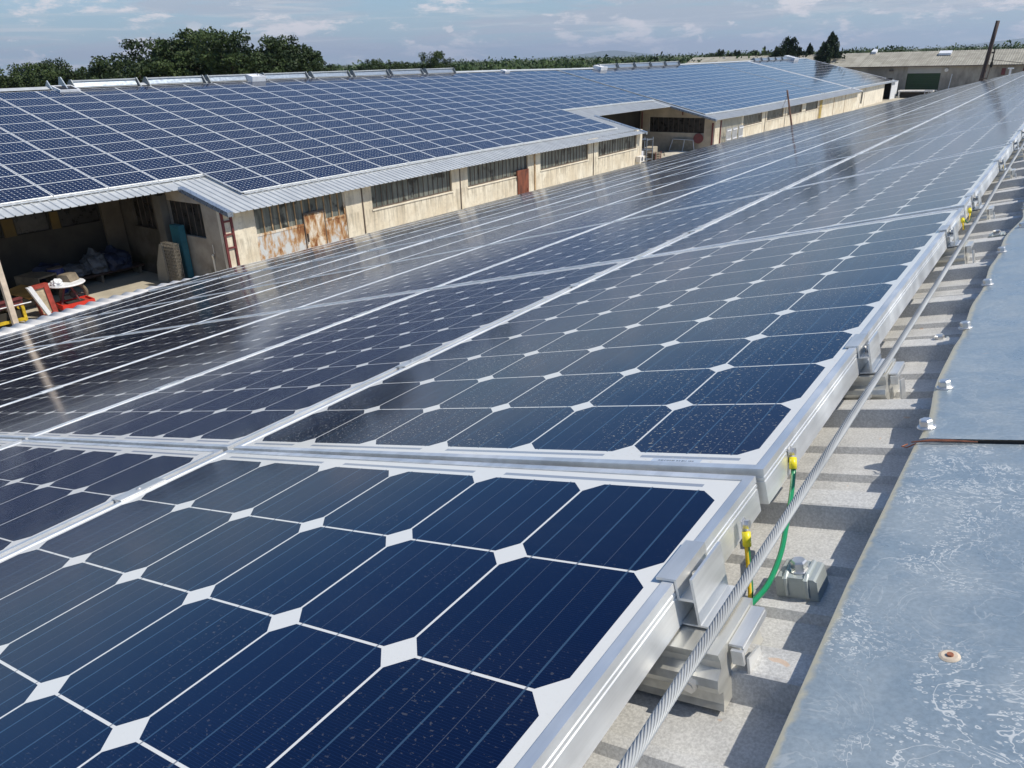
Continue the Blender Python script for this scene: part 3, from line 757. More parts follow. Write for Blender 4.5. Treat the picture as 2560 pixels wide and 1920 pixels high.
# ------------------------------------------------------------------ far warehouse
XW = FX + 13.46
wh = thing('long_warehouse', 'long cream warehouse across the yard with a roof covered in blue solar panels', 'warehouse', (0, 0, 0))
def roof_seg(m_, y0, y1, u0, u1, pitch=.25, n=-.12, hgt=.032):
    ys = []; y = math.ceil(y0/pitch)*pitch
    pr = [(y0, 0)]
    while y < y1-.06:
        if y > y0+.06:
            pr += [(y-.035, 0), (y-.015, hgt), (y+.015, hgt), (y+.035, 0)]
        y += pitch
    pr.append((y1, 0)); us = [u0, (u0+u1)/2, u1]; n_ = len(pr); vs = []
    for u in us:
        for y, h in pr: vs.append(tuple(F(u, y, n+h)))
    m_.mesh(vs, [(a*n_+b, (a+1)*n_+b, (a+1)*n_+b+1, a*n_+b+1) for a in range(2) for b in range(n_-1)])
m_ = MB()
segs = [(-12, 13.3, -.45, 11.85), (13.3, 43.1, -.45, 14.33), (43.1, 54.5, -.45, 10.62), (54.5, 101.6, -.45, 14.33), (101.6, 128.6, -.45, 13.55)]
for a in segs: roof_seg(m_, *a)
rf = m_.obj('roof', M_FSHEET, wh); sm = rf.modifiers.new('t', 'SOLIDIFY'); sm.thickness = .012; sm.offset = -1
# panel mounting rails along the lower array edges
m_ = MB()
for y0, y1, u in ((3.0, 14.7, 11.13), (14.8, 41.4, 13.15), (41.4, 54.9, 9.12), (55.3, 101, 13.15), (102.3, 127.3, 13.15)):
    k = max(1, int((y1-y0)/4))
    for q in range(k):
        a = y0+(y1-y0)*q/k; b = y0+(y1-y0)*(q+1)/k; A0 = F(u, a, -.055); B0 = F(u, b, -.055)
        m_.tube([A0, B0], .028, 4)
    m_.obj('mounting_rail', M_FRAME, wh); m_ = MB()
M_VERGE = alu('verge_steel', (0.36, 0.41, 0.47), 0.3, 0.6, 8)
def strip(m_, p, q, w_, t):
    p = Vector(p); q = Vector(q); d = (q-p).normalized(); up = Vector((0, 0, 1)); s_ = d.cross(up).normalized()
    vs = [p+s_*w_, p-s_*w_, p-s_*w_-up*t, p+s_*w_-up*t, q+s_*w_, q-s_*w_, q-s_*w_-up*t, q+s_*w_-up*t]
    m_.mesh(vs, [(0, 1, 2, 3), (7, 6, 5, 4), (0, 4, 5, 1), (1, 5, 6, 2), (2, 6, 7, 3), (3, 7, 4, 0)])
for y, ua, ub in ((13.34, 11.8, 14.36), (43.02, 10.6, 14.36), (54.55, 10.6, 14.36)):
    m_ = MB(); strip(m_, F(ua, y, -.045), F(ub, y, -.045), .10, .15); o = m_.obj('verge_trim', M_VERGE, wh)

m_ = MB(); strip(m_, F(-.4, 101.6, -.02), F(14.33, 101.6, -.02), .24, .06); m_.obj('roof_divider', M_WHITE, wh)
m_ = MB(); strip(m_, F(-.4, 128.5, -.05), F(13.55, 128.5, -.05), .08, .08); m_.obj('verge_trim', M_WHITE, wh)
m_ = MB()   # ridge cap
for a, b in zip(range(-12, 128, 10), range(-2, 138, 10)):
    b = min(b, 128.6); p, q = F(-.28, a, -.03), F(-.28, b, -.03); p2, q2 = F(-.52, a, .02), F(-.52, b, .02)
    p3 = Vector((p2.x-.35, a, p2.z-.08)); q3 = Vector((q2.x-.35, b, q2.z-.08))
    m_.face([p, q, q2, p2]); m_.face([p2, q2, q3, p3])
m_.obj('ridge_cap', M_FSHEET, wh)
m_ = MB()   # back slope
for a, b in zip(range(-12, 128, 10), range(-2, 138, 10)):
    b = min(b, 128.6); p, q = F(-.5, a, -.09), F(-.5, b, -.09)
    m_.face([p, q, (p.x-14, b, q.z-3.5), (p.x-14, a, p.z-3.5)])
m_.obj('rear_roof_slope', M_FSHEET, wh)
# ridge vents
def vent(y0, y1, hh=.27, lean=.10):
    v_ = MB(); p, q = F(-.42, y0, -.02), F(-.42, y1, -.02)
    v_.face([(p.x+.10, y0, p.z), (q.x+.10, y1, q.z), (q.x-.02, y1, q.z+hh*.72), (p.x-.02, y0, p.z+hh*.72)])
    v_.face([(p.x-.02, y0, p.z+hh*.72), (q.x-.02, y1, q.z+hh*.72), (q.x-.5, y1, q.z+hh*.75), (p.x-.5, y0, p.z+hh*.75)])
    o = v_.obj('ridge_vent', M_GALV, wh)
    t_ = MB(); t_.box(p.x-.06, p.x+.03, y0, y1, p.z+hh*.80, p.z+hh); t_.obj('top_rail', M_FSHEET, o)
    for yy, zz_ in ((y0-.06, p.z), (y1+.02, q.z)):
        t_ = MB(); t_.prism([(p.x+.34, zz_-.10), (p.x+.06, zz_+hh*1.12), (p.x-.10, zz_+hh*1.12), (p.x-.45, zz_-.02)], yy, yy+.045, lambda a, b: (a[0], b, a[1])); t_.obj('end_bracket', M_VENTD, o)
    return o
for a, b in ((1.75, 4.6), (5.15, 8.0), (8.35, 11.2), (11.7, 14.5), (14.95, 17.65), (18.1, 20.9), (21.3, 24.1), (24.6, 27.4)): vent(FY+a, FY+b)
for k in range(5): vent(FY+47.9+3.5*k, FY+51.1+3.5*k, .34)
for k in range(6): vent(104+3.0*k, 106.7+3.0*k, .34)
m_ = MB()   # big open flap at the first vent
p = F(-.42, FY+1.35, -.02)
m_.prism([(p.x+.5, p.z-.15), (p.x+.02, p.z+.42), (p.x-.12, p.z+.42), (p.x-.35, p.z)], FY+1.30, FY+1.34, lambda a, b: (a[0], b, a[1]))
m_.obj('vent_flap', M_GALV, wh); m_ = MB()
m_.prism([(p.x+.25, p.z-.05), (p.x-.05, p.z+.30), (p.x-.35, p.z)], FY+.75, FY+.79, lambda a, b: (a[0], b, a[1]))
m_.obj('vent_flap', M_GALV, wh)
def hatch(u, y, w_, l_, h_, mat=M_WHITE):
    c = F(u, y, -.1); m_ = MB(); Mx = Matrix.Translation(c) @ Matrix.Rotation(BE, 4, 'Y'); t = .06
    m_.box(-w_, w_, -l_, -l_+t, 0, h_, Mx); m_.box(-w_, w_, l_-t, l_, 0, h_, Mx); m_.box(-w_, -w_+t, -l_+t, l_-t, 0, h_, Mx); m_.box(w_-t, w_, -l_+t, l_-t, 0, h_, Mx)
    o = m_.obj('roof_hatch', mat, wh); m_ = MB(); m_.box(-w_+t, w_-t, -l_+t, l_-t, h_*.5, h_*.85, Mx); m_.obj('hatch_lid', mat if h_ > .2 else M_DGLASS, o)
hatch(-.05, FY+1.25, .38, .42, .18); hatch(-.18, FY+11.0, .26, .42, .34); hatch(.0, FY+33.0, .22, .3, .22); hatch(-.1, 62.3, .4, .6, .36); hatch(-.2, 119.8, .8, 1.1, .45)

# facade
def wallboxes(m_, y0, y1, zt, zsill, wins, x=XW, th=.22, zb=GZ):
    m_.box(x-th, x, y0, y1, zb, zsill)
    ys = y0
    for a, b in wins:
        m_.box(x-th, x, ys, a, zsill, zt); ys = b
    m_.box(x-th, x, ys, y1, zsill, zt)
def window(y0, y1, zt, zb, x=XW, bar=.31, mat=M_GLASS, lab=None, axis='y', barm=None, nb_=None):
    f = MB(); d = .05; X0, X1 = x-.13, x-.07
    f.box(X0, X1, y0, y1, zb, zb+.05); f.box(X0, X1, y0, y0+.04, zb+.05, zt); f.box(X0, X1, y1-.04, y1, zb+.05, zt)
    y = y0+bar
    while y < y1-.1: f.box(X0+.012, X1-.008, y-.011, y+.011, zb+.05, zt); y += bar
    o = f.obj('window', barm or M_DRAIN, wh)
    if lab: o['label'] = lab
    g_ = MB(); g_.box(x-.112, x-.100, y0+.04, y1-.04, zb+.05, zt); g_.obj('pane', mat, o)
    s_ = MB(); s_.box(x-.07, x+.035, y0-.03, y1+.03, zb-.045, zb-.001); s_.obj('sill', M_PLAIN, o)
    return o
m_ = MB()
ez = lambda y: F(14.0, y, -.13).z
bays = [(19.93, 24.78), (25.9, 30.69), (31.83, 36.67), (37.82, 42.62)]
# bay one holds the rusting double door
m_.box(XW-.22, XW, 13.30, 14.50, GZ, ez(15)-.0); m_.box(XW-.22, XW, 18.56, 19.40, GZ, ez(15))
wallboxes(m_, 19.40, 43.36, ez(28)+.0, -4.80, bays)
o = m_.obj('wall', M_PLAST, wh); o['label'] = 'cream plaster wall with dark damp stains'
for k, (a, b) in enumerate(bays): window(a, b, ez(28)+.0, -4.80)
m_ = MB()
b2 = [(61.75, 66.35), (67.7, 72.3), (73.6, 78.3), (79.6, 84.0)]
wallboxes(m_, 61.3, 101.6, ez(80)-.0, -5.05, b2)
m_.box(XW-.22, XW, 55.55, 56.6, GZ, ez(80))
m_.obj('wall', M_PLAST, wh)
for a, b in b2: window(a, b, ez(80), -5.05, bar=.38)
# ribbed panel filling bay five
m_ = MB(); pr = []
y = 56.6
while y < 61.25: pr += [(y, 0), (y+.14, 0), (y+.18, -.06), (y+.28, -.06)]; y += .32
pr.append((61.3, 0)); m_.mesh([(XW-.02+d, yy, z) for z in (GZ, ez(80)) for yy, d in pr], [(i, i+1, len(pr)+i+1, len(pr)+i) for i in range(len(pr)-1)])
m_.obj('ribbed_panel', simple('beige_ribbed_steel', (0.46, 0.43, 0.35), .6, 0, .12, 3), wh)
# section three: set back wall, small window, opening, white sliding door
m_ = MB(); X3 = XW-.75
zt3 = F(13.2, 112, -.14).z
m_.box(X3-.22, X3, 101.6, 107.3, GZ, zt3); m_.box(X3-.22, X3, 108.3, 121.5, GZ, zt3); m_.box(X3-.22, X3, 107.3, 108.3, GZ, -5.95); m_.box(X3-.22, X3, 107.3, 108.3, -4.55, zt3)
m_.box(X3, XW-.22, 101.35, 101.6, GZ, zt3-.0)
m_.obj('wall', M_PLAIN, wh)
m_ = MB(); m_.box(X3-.16, X3-.1, 107.3, 108.3, -5.95, -4.55); m_.obj('window', M_DGLASS, wh)
m_ = MB(); m_.box(X3+.02, X3+.10, 126.2, 130.9, GZ, zt3-.05); m_.obj('sliding_door', M_WHITE, wh)
m_ = MB(); m_.box(X3-3, X3-2.8, 121.5, 128.4, GZ, zt3); m_.obj('inner_wall', M_DARK, wh)
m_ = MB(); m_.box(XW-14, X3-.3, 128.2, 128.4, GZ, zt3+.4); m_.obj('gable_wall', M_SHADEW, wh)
m_ = MB()   # second white frame beside the far window
for y in (106.6, 109.2): m_.box(X3+.001, X3+.05, y, y+.12, GZ, zt3)
m_.obj('wall_joint', M_PLAIN, wh)
# drain pipes / joints
for y, t in ((19.41, .035), (25.34, .03), (31.28, .10), (37.24, .03)):
    m_ = MB(); m_.box(XW+.001, XW+.04, y-t*.5, y+t*.5, GZ, ez(30)); o = m_.obj('drain_pipe', M_DRAIN if t < .05 else M_MULL, wh)
for y in (72.9, 67.2, 84.4, 90.5, 95.5):
    m_ = MB(); m_.box(XW+.001, XW+.03, y-.03, y+.03, GZ, ez(80)); m_.obj('wall_joint', M_DRAIN if y < 73 else M_MULL, wh)
m_ = MB(); m_.box(XW+.002, XW+.05, 84.7, 85.5, GZ, ez(80)); m_.obj('yellow_panel', simple('ochre_board', (0.42, 0.30, 0.08), .8, 0, .2, 3), wh)
# rusting double door
m_ = MB(); zt = ez(16); zb_ = -4.78
dd = MB()
dd.box(XW-.12, XW-.06, 14.56, 16.55, GZ, zb_-.04); dd.box(XW-.12, XW-.06, 17.52, 18.50, GZ, zb_-.04)
door = dd.obj('double_door', M_RUSTW, wh); door['label'] = 'tall rusting metal double door with glazed upper half'
fr_ = MB()
fr_.box(XW-.13, XW-.04, 14.50, 14.56, GZ, zt); fr_.box(XW-.13, XW-.04, 18.50, 18.56, GZ, zt); fr_.box(XW-.125, XW-.045, 14.56, 16.55, zb_-.04, zb_+.04); fr_.box(XW-.125, XW-.045, 17.52, 18.50, zb_-.04, zb_+.04)
fr_.obj('door_frame', M_RUSTC, door)
mu = MB(); y = 14.9
while y < 18.4:
    mu.box(XW-.115, XW-.05, y-.018, y+.018, (zb_+.04) if not (16.5 < y < 17.55) else -4.38, zt); y += .335
mu.obj('mullions', M_MULL, door)
gl = MB(); gl.box(XW-.10, XW-.085, 14.56, 16.55, zb_+.04, zt); gl.box(XW-.10, XW-.085, 17.52, 18.50, zb_+.04, zt); gl.box(XW-.10, XW-.085, 16.55, 17.52, -4.38, zt); gl.obj('pane', M_GLASS, door)
wk = MB(); wk.box(XW-.11, XW-.035, 16.58, 17.49, GZ, -4.44); o = wk.obj('wicket_door', M_RUSTC, door); o['label'] = 'small inset door streaked orange with rust'
wf = MB(); wf.box(XW-.12, XW-.02, 16.55, 16.58, GZ, -4.38); wf.box(XW-.12, XW-.02, 17.49, 17.52, GZ, -4.38); wf.box(XW-.12, XW-.02, 16.58, 17.49, -4.44, -4.38); wf.box(XW-.035, XW+.02, 16.62, 16.66, -5.4, -5.1); wf.obj('handle', M_DRAIN, o)
# dark red frame on the corner
m_ = MB(); m_.box(XW+.002, XW+.06, 13.25, 13.33, GZ, -3.70); m_.box(XW+.002, XW+.06, 13.58, 13.65, GZ, -3.86)
for z in (-4.1, -4.52, -4.95): m_.box(XW+.002, XW+.05, 13.33, 13.58, z-.025, z+.025)
o = m_.obj('wall_ladder', M_MAROON, wh); o['label'] = 'dark red ladder-like frame fixed to the wall corner'
# small rusty door below window two
m_ = MB(); m_.box(XW+.01, XW+.07, 29.74, 30.66, GZ, -4.55); o = m_.obj('rusty_door', M_RUST, wh); o['label'] = 'narrow rust brown door below the window'
m_ = MB(); m_.box(XW+.07, XW+.10, 30.5, 30.54, -5.6, -5.45); m_.box(XW+.012, XW+.09, 29.66, 29.735, -4.9, -4.55); m_.obj('handle', M_RUST, o)
# recess one: end wall, back wall
XB = -27.3
def gable(m_, Y0, Y1, x0, x1, x2, rects, slope_n=-.16, ytest=None):
    yy = ytest or Y0
    top = lambda x: FZ - ((x-FX)/cb)*sb + zs(yy) + slope_n
    xs = sorted(set([x0, x1, x2] + [r[0] for r in rects] + [r[1] for r in rects]))
    for a, b in zip(xs, xs[1:]):
        r = [q for q in rects if q[0] <= a and q[1] >= b]
        def pr(z0a, z0b, z1a, z1b): m_.prism([(a, z0a), (b, z0b), (b, z1b), (a, z1a)], Y0, Y1, lambda p, q: (p[0], q, p[1]))
        if r: pr(GZ, GZ, r[0][2], r[0][2]); pr(r[0][3], r[0][3], top(a), top(b))
        else: pr(GZ, GZ, top(a), top(b))
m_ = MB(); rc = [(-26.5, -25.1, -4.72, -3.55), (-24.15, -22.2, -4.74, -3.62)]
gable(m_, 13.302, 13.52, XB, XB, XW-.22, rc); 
def shadew(g):  # shade of the inner half painted into the colour, with a noisy edge
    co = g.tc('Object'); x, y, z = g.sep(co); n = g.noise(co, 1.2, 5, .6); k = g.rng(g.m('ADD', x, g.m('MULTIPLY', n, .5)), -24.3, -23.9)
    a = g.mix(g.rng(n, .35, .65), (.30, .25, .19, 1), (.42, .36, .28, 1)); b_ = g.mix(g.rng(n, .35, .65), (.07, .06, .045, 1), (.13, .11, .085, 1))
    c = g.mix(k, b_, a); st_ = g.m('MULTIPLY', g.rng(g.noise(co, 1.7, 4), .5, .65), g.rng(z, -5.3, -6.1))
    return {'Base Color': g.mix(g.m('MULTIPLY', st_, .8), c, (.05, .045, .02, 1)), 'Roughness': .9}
o = m_.obj('recess_wall', material('shade_painted_render', shadew), wh)
for a, b, z0, z1 in rc:
    m_ = MB(); m_.box(a, b, 13.42, 13.45, z0, z1); w1 = m_.obj('window', M_DGLASS, wh)
    m_ = MB(); x = a+.3
    while x < b-.1: m_.box(x-.008, x+.008, 13.40, 13.419, z0, z1); x += .33
    m_.obj('glazing_bars', M_DRAIN, w1)
m_ = MB(); top = F((XB-FX)/cb, 5, -.18).z
wb = [(1.5, 2.6), (3.0, 4.3), (6.0, 7.2), (7.9, 9.3), (9.75, 10.8), (11.17, 12.5)]
m_.box(XB-.22, XB, -10, 13.3, GZ, -4.47)
ys = -10
for a, b in wb: m_.box(XB-.22, XB, ys, a, -4.47, -3.90); ys = b
m_.box(XB-.22, XB, ys, 13.3, -4.47, -3.90); m_.box(XB-.22, XB, -10, 13.3, -3.90, top)
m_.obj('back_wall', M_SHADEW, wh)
for a, b in wb:
    m_ = MB(); m_.box(XB-.12, XB-.10, a, b, -4.47, -3.90); m_.obj('window', M_DGLASS, wh)
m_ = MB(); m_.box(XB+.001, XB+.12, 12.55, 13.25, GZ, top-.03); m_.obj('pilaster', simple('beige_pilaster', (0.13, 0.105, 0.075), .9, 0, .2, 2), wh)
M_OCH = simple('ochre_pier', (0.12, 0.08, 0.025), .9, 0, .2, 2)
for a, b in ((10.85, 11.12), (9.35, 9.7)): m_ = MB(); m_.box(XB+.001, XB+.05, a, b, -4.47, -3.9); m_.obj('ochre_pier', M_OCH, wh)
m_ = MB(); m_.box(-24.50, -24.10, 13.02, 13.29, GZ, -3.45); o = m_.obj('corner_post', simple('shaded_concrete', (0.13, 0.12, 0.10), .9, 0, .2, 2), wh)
m_ = MB(); m_.box(-23.16, -23.02, 7.36, 7.50, GZ, -3.16); o = m_.obj('eave_post', simple('pinkish_post', (0.60, 0.50, 0.40), .7, 0, .15, 5), wh); o['label'] = 'pale post holding up the recess eave'
m_ = MB(); m_.tube([(-21.98, 13.27, GZ), (-21.98, 13.27, -5.4), (-21.9, 13.2, -5.25), (-21.85, 13.2, -5.22)], .03, 6); m_.tube([(-21.88, 13.27, -5.2), (-21.88, 13.27, -4.9)], .012, 6); m_.obj('water_pipe', M_PLAIN, wh)
# recess two
m_ = MB(); rc2 = [(-26.5, -22.0, -5.06, -3.97)]
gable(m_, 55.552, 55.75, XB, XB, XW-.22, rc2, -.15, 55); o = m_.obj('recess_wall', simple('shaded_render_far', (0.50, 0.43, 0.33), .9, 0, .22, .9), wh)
m_ = MB(); m_.box(-26.5, -22.0, 55.64, 55.67, -5.06, -3.97); w1 = m_.obj('window', M_DGLASS, wh)
m_ = MB(); x = -26.2
while x < -22.1: m_.box(x-.012, x+.012, 55.61, 55.639, -5.06, -3.97); x += .42
m_.obj('glazing_bars', M_DRAIN, w1)
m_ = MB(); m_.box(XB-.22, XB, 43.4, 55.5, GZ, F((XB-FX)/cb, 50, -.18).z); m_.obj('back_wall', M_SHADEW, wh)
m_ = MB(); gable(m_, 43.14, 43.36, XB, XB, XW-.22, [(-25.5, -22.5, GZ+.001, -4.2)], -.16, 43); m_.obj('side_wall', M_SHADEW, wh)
for x, y, z, r_ in ((XW-.15, 55.48, -4.3, .06), (XB+.2, 55.45, -3.6, .05), (XW+.06, 56.6, -4.2, .05)):
    m_ = MB(); m_.tube([(x, y, GZ), (x, y, z)], r_, 8); m_.obj('drain_pipe', M_MAROON, wh)
m_ = MB(); m_.tube([(-21.3, 43.42, GZ), (-21.3, 43.42, -4.0)], .05, 8); m_.obj('drain_pipe', M_MAROON, wh)
m_ = MB(); m_.tube([(-23.75, 55.46, -3.78), (-23.75, 55.44, -3.5), (-23.75, 55.3, -3.3)], .05, 6); m_.obj('wall_lamp', M_MAROON, wh)
# rear walls, so that the building is closed
m_ = MB(); m_.box(FX-14, FX-13.8, -12, 128, GZ, -3.7); m_.box(XB, XW-14, -12, -11.8, GZ, -3.6); m_.obj('rear_wall', M_PLAIN, wh)

# ------------------------------------------------------------------ things in the left recess
def solo(name, label, cat, parts, loc=(0, 0, 0), rot=(0, 0, 0), group=None):
    if len(parts) == 1:
        n_, m_, mat = parts[0]; o = m_.obj(name, mat, None, False, loc, rot); return tag(o, label, cat, group)
    t = thing(name, label, cat, loc, rot, group)
    for n_, m_, mat in parts: m_.obj(n_, mat, t)
    return t
def B(*a):
    m_ = MB()
    for q in a: m_.box(*q)
    return m_
# white plank and red framed panel leaning together
pl_ = MB(); pl_.mesh([(0, 0, 0), (.14, 0, 0), (.14, .05, 0), (0, .05, 0), (-.0, -.38, 1.02), (.14, -.38, 1.02), (.14, -.32, 1.02), (-.0, -.32, 1.02)], [(0, 3, 2, 1), (4, 5, 6, 7), (0, 1, 5, 4), (1, 2, 6, 5), (2, 3, 7, 6), (3, 0, 4, 7)])
pl2 = MB(); pl2.mesh([(.03, .055, 0), (.12, .055, 0), (.12, .12, 0), (.03, .12, 0), (.03, -.315, 1.04), (.12, -.315, 1.04), (.12, -.24, 1.04), (.03, -.24, 1.04)], [(0, 3, 2, 1), (4, 5, 6, 7), (0, 1, 5, 4), (1, 2, 6, 5), (2, 3, 7, 6), (3, 0, 4, 7)])
solo('plank', 'white painted board leaning against the red framed panel', 'board', [('board', pl_, M_WHITE), ('edge_batten', pl2, M_WHITE)], (-23.9, 8.62, GZ))
rb = B((0, .25, 0, .44, .0, .06), (0, .25, 0, .44, .84, .94), (0, .25, .30, .44, .06, .84), (0, .25, 0, .03, .06, .84)); bd = B((.15, .2, .03, .30, .06, .84))
solo('framed_panel', 'beige panel in a thick red frame behind the white board', 'panel', [('frame', rb, M_REDW), ('infill', bd, simple('beige_infill', (.45, .38, .26), .8, 0, .25, 6))], (-24.25, 8.56, GZ), (R(3), R(-5), R(-4)))
tr = B((0, .55, 0, .9, .12, .20)); tr2 = B((-.03, .0, -.03, .93, .10, .26), (.55, .58, -.03, .93, .10, .26), (0, .55, -.03, 0, .10, .26), (0, .55, .9, .93, .10, .26)); tr3 = B((.02, .53, .05, .85, 0, .10)); tr4 = B((.12, .42, .2, .7, .20, .25))
solo('jack_tray', 'bright red tray with a dark mat on the sunlit concrete', 'tray', [('rim', tr2, M_RED), ('base', tr3, M_WHITE), ('floor', tr, M_REDW), ('mat', tr4, M_DARK)], (-24.35, 9.12, GZ), (0, 0, R(-3)))
# yellow machine
ym = B((0, .08, 0, .08, 0, .55), (0, .08, 1.0, 1.08, 0, .55), (.5, .58, 0, .08, 0, .55), (.5, .58, 1.0, 1.08, 0, .55), (0, .58, .08, .16, .2, .30), (.0, .08, .08, 1.0, .47, .55), (.5, .58, .08, 1.0, .12, .2)); ym2 = B((.08, .5, .16, 1.0, .18, .42)); ym3 = MB(); ym3.tube([(.54, -.1, .60), (.54, 1.3, .60)], .022, 8)
solo('yellow_machine', 'yellow steel machine frame with a bright rod at the yard edge', 'machine', [('frame', ym, M_YEL), ('engine', ym2, M_DARK), ('rod', ym3, M_STEEL)], (-24.45, 7.0, GZ), (0, 0, R(-4)))
solo('steel_beam', 'maroon steel beam lying behind the yellow machine', 'beam', [('beam', B((0, .16, -2.2, 1.4, .0, .04), (.06, .10, -2.2, 1.4, .04, .18), (0, .16, -2.2, 1.4, .18, .22)), M_MAROON)], (-24.0, 6.7, -5.86), (0, 0, R(4)))
solo('beam_trestle', 'brown wooden trestle carrying the maroon beam', 'trestle', [('trestle', B((-.1, .5, 0, .12, .45, .539), (-.1, -.02, 0, .12, 0, .45), (.42, .5, 0, .12, 0, .45)), M_BROWN)], (-24.15, 7.6, GZ))
solo('plywood_sheet', 'orange plywood sheet lying under the pale post', 'board', [('b', B((-.5, .5, -.35, .35, 0, .04)), M_ORWOOD)], (-25.9, 8.95, -6.0), (R(4), R(10), R(20)))
solo('low_pallet', 'low timber pallet stack under the orange plywood', 'pallet', [('deck', B((-.5, .5, -.4, .4, .26, .31), (-.5, -.4, -.4, .4, 0, .26), (.4, .5, -.4, .4, 0, .26), (-.05, .05, -.4, .4, 0, .26)), M_BROWN)], (-25.95, 8.85, GZ))
solo('cabinet', 'brown open fronted cabinet standing in the shade', 'cabinet', [('case', B((-.5, .5, -.36, .36, .72, .78), (-.5, .5, -.36, -.32, 0, .72), (-.5, .5, .32, .36, 0, .72), (-.5, -.46, -.32, .32, 0, .72)), M_BROWN), ('shelf', B((-.46, .48, -.32, .32, .3, .34)), M_BROWN)], (-26.35, 9.55, GZ), (0, 0, R(18)))
dr = MB(); dr.tube([(0, 0, 0), (0, 0, .05), (0, 0, .8), (0, 0, .84)], [.22, .24, .24, .22], 20); dl = MB(); dl.tube([(0, 0, .84), (0, 0, .87)], [.245, .235], 20)
solo('plastic_drum', 'dark blue plastic drum beside the brown cabinet', 'drum', [('drum', dr, M_BLUE), ('lid', dl, M_DRAIN)], (-26.4, 10.2, GZ))
# round table heap
tt = MB(); tt.tube([(0, 0, .62), (0, 0, .65), (0, 0, .68)], [.50, .54, .52], 28); lg = MB()
for k in range(4):
    a = k*math.pi/2+.4; lg.tube([(.08*math.cos(a), .08*math.sin(a), .62), (.40*math.cos(a), .40*math.sin(a), 0)], .03, 6)
solo('round_table', 'round white table with dark legs at the edge of the shade', 'table', [('tabletop', tt, M_WHITE), ('legs', lg, M_MAROON)], (-24.3, 9.55, GZ+.13))
wl = MB(); pts = [(.36*math.cos(t*math.pi/14), 0, .36*math.sin(t*math.pi/14)) for t in range(29)]; wl.tube(pts, .06, 8); hb = MB(); hb.tube([(0, -.05, 0), (0, .05, 0)], .12, 14)
for k in range(4): hb.tube([(0, 0, 0), (.32*math.cos(k*math.pi/2), 0, .32*math.sin(k*math.pi/2))], .025, 6)
solo('barrow_wheel', 'worn brown wheel leaning beneath the round table', 'wheel', [('tyre', wl, M_BROWN), ('hub', hb, M_DRAIN)], (-24.45, 9.75, GZ+.36), (R(12), 0, R(70)))
bxm = MB(); bxm.prism([(-.25, 0), (.25, 0), (.16, .22), (-.16, .22)], -.2, .2, lambda p, a: (p[0], a, p[1]))
solo('lamp_hood', 'dull grey metal hood lying on the round table', 'hood', [('hood', bxm, M_BROWN)], (-24.45, 9.70, GZ+.81), (0, 0, R(25)))
def blob(r, seed, k=7, sq=(1, 1, 1)):
    rr = random.Random(seed); bm = bmesh.new(); bmesh.ops.create_icosphere(bm, subdivisions=3, radius=1)
    for v in bm.verts:
        d = v.co.normalized(); s_ = 1+.22*math.sin(d.x*5+seed)*math.cos(d.y*6+seed*2)+.12*math.sin(d.z*11+d.x*9+seed); v.co = Vector((d.x*sq[0], d.y*sq[1], d.z*sq[2]))*r*s_
        v.co.z = max(v.co.z, -r*sq[2]*.45)
    me = bpy.data.meshes.new('b'); bm.to_mesh(me); bm.free(); return me
def blobthing(name, label, cat, r, seed, mat, loc, sq=(1, 1, 1)):
    me = blob(r, seed, sq=sq); me.name = name; me.materials.append(mat); o = link(name, me, None, (loc[0], loc[1], loc[2]+r*sq[2]*.45)); return tag(o, label, cat)
blobthing('plastic_bag', 'crumpled white plastic bag on the round table', 'bag', .16, 3, M_WHITE, (-24.2, 9.25, GZ+.81), (1.1, 1, .8))
for k, (x, y, r, mt_, sq, lab) in enumerate([(-26.7, 11.7, .42, M_TARP, (1, 1, 1.2), 'pale crumpled tarpaulin in the dark recess, below the barred window'), (-26.7, 10.9, .40, M_TARP, (1, 1.3, .7), 'low greyish tarpaulin heap in the middle of the dark recess'), (-26.6, 12.3, .5, M_TARPB, (1, 1, 1), 'dark blue tarpaulin heap beside the beige pilaster'), (-26.8, 10.1, .45, M_TARPB, (1, 1.2, .9), 'dark blue tarpaulin heap behind the cabinet')]):
    blobthing('tarpaulin_heap', lab, 'tarpaulin', r, 5+k*3, mt_, (x, y, GZ+.35), sq)
solo('low_bench', 'long low reddish timber bench along the recess wall', 'bench', [('seat', B((-.3, .3, -1.6, 1.5, .27, .34)), simple('reddish_timber', (.06, .035, .025), .8, 0, .3, 4)), ('leg', B((-.25, .25, -1.5, -1.42, 0, .27)), M_BROWN), ('leg', B((-.25, .25, 1.3, 1.38, 0, .27)), M_BROWN), ('leg', B((-.25, .25, -.1, -.02, 0, .27)), M_BROWN)], (-26.6, 11.7, GZ))
# teal board, wire mesh stack, pale slab in front of the end wall
solo('teal_cabinet', 'tall teal painted cabinet showing above the wire mesh stack', 'cabinet', [('body', B((-.27, .27, -.10, .10, 0, 2.02)), M_TEAL), ('door', B((-.25, .25, -.118, -.101, .05, 1.96)), M_TEAL)], (-23.56, 13.15, GZ))
sl_ = MB(); sl_.prism([(0, 0), (.62, 0), (.62, .3), (.44, 1.35), (.30, 1.30), (.02, .55)], 0, .05, lambda p, a: (p[0], a, p[1]))
solo('pale_slab', 'pale pointed slab leaning beside the wire mesh stack', 'slab', [('slab', sl_, M_CONC)], (-24.85, 12.8, GZ), (R(-6), 0, 0))
wm = MB()
for layer in range(5):
    yy = layer*.04
    for k in range(9): wm.tube([(k*.09, yy, 0), (k*.09+.01*layer, yy, 1.52)], .008, 4)
    for k in range(14): wm.tube([(0, yy, .04+k*.113), (.72, yy, .04+k*.113)], .006, 4)
solo('mesh_stack', 'stack of rusty wire mesh panels standing against the recess end wall', 'wire mesh', [('mesh', wm, M_WIRE), ('backing', B((.06, .66, .20, .22, 0.1, 1.3)), M_TARPB)], (-23.80, 12.60, GZ))
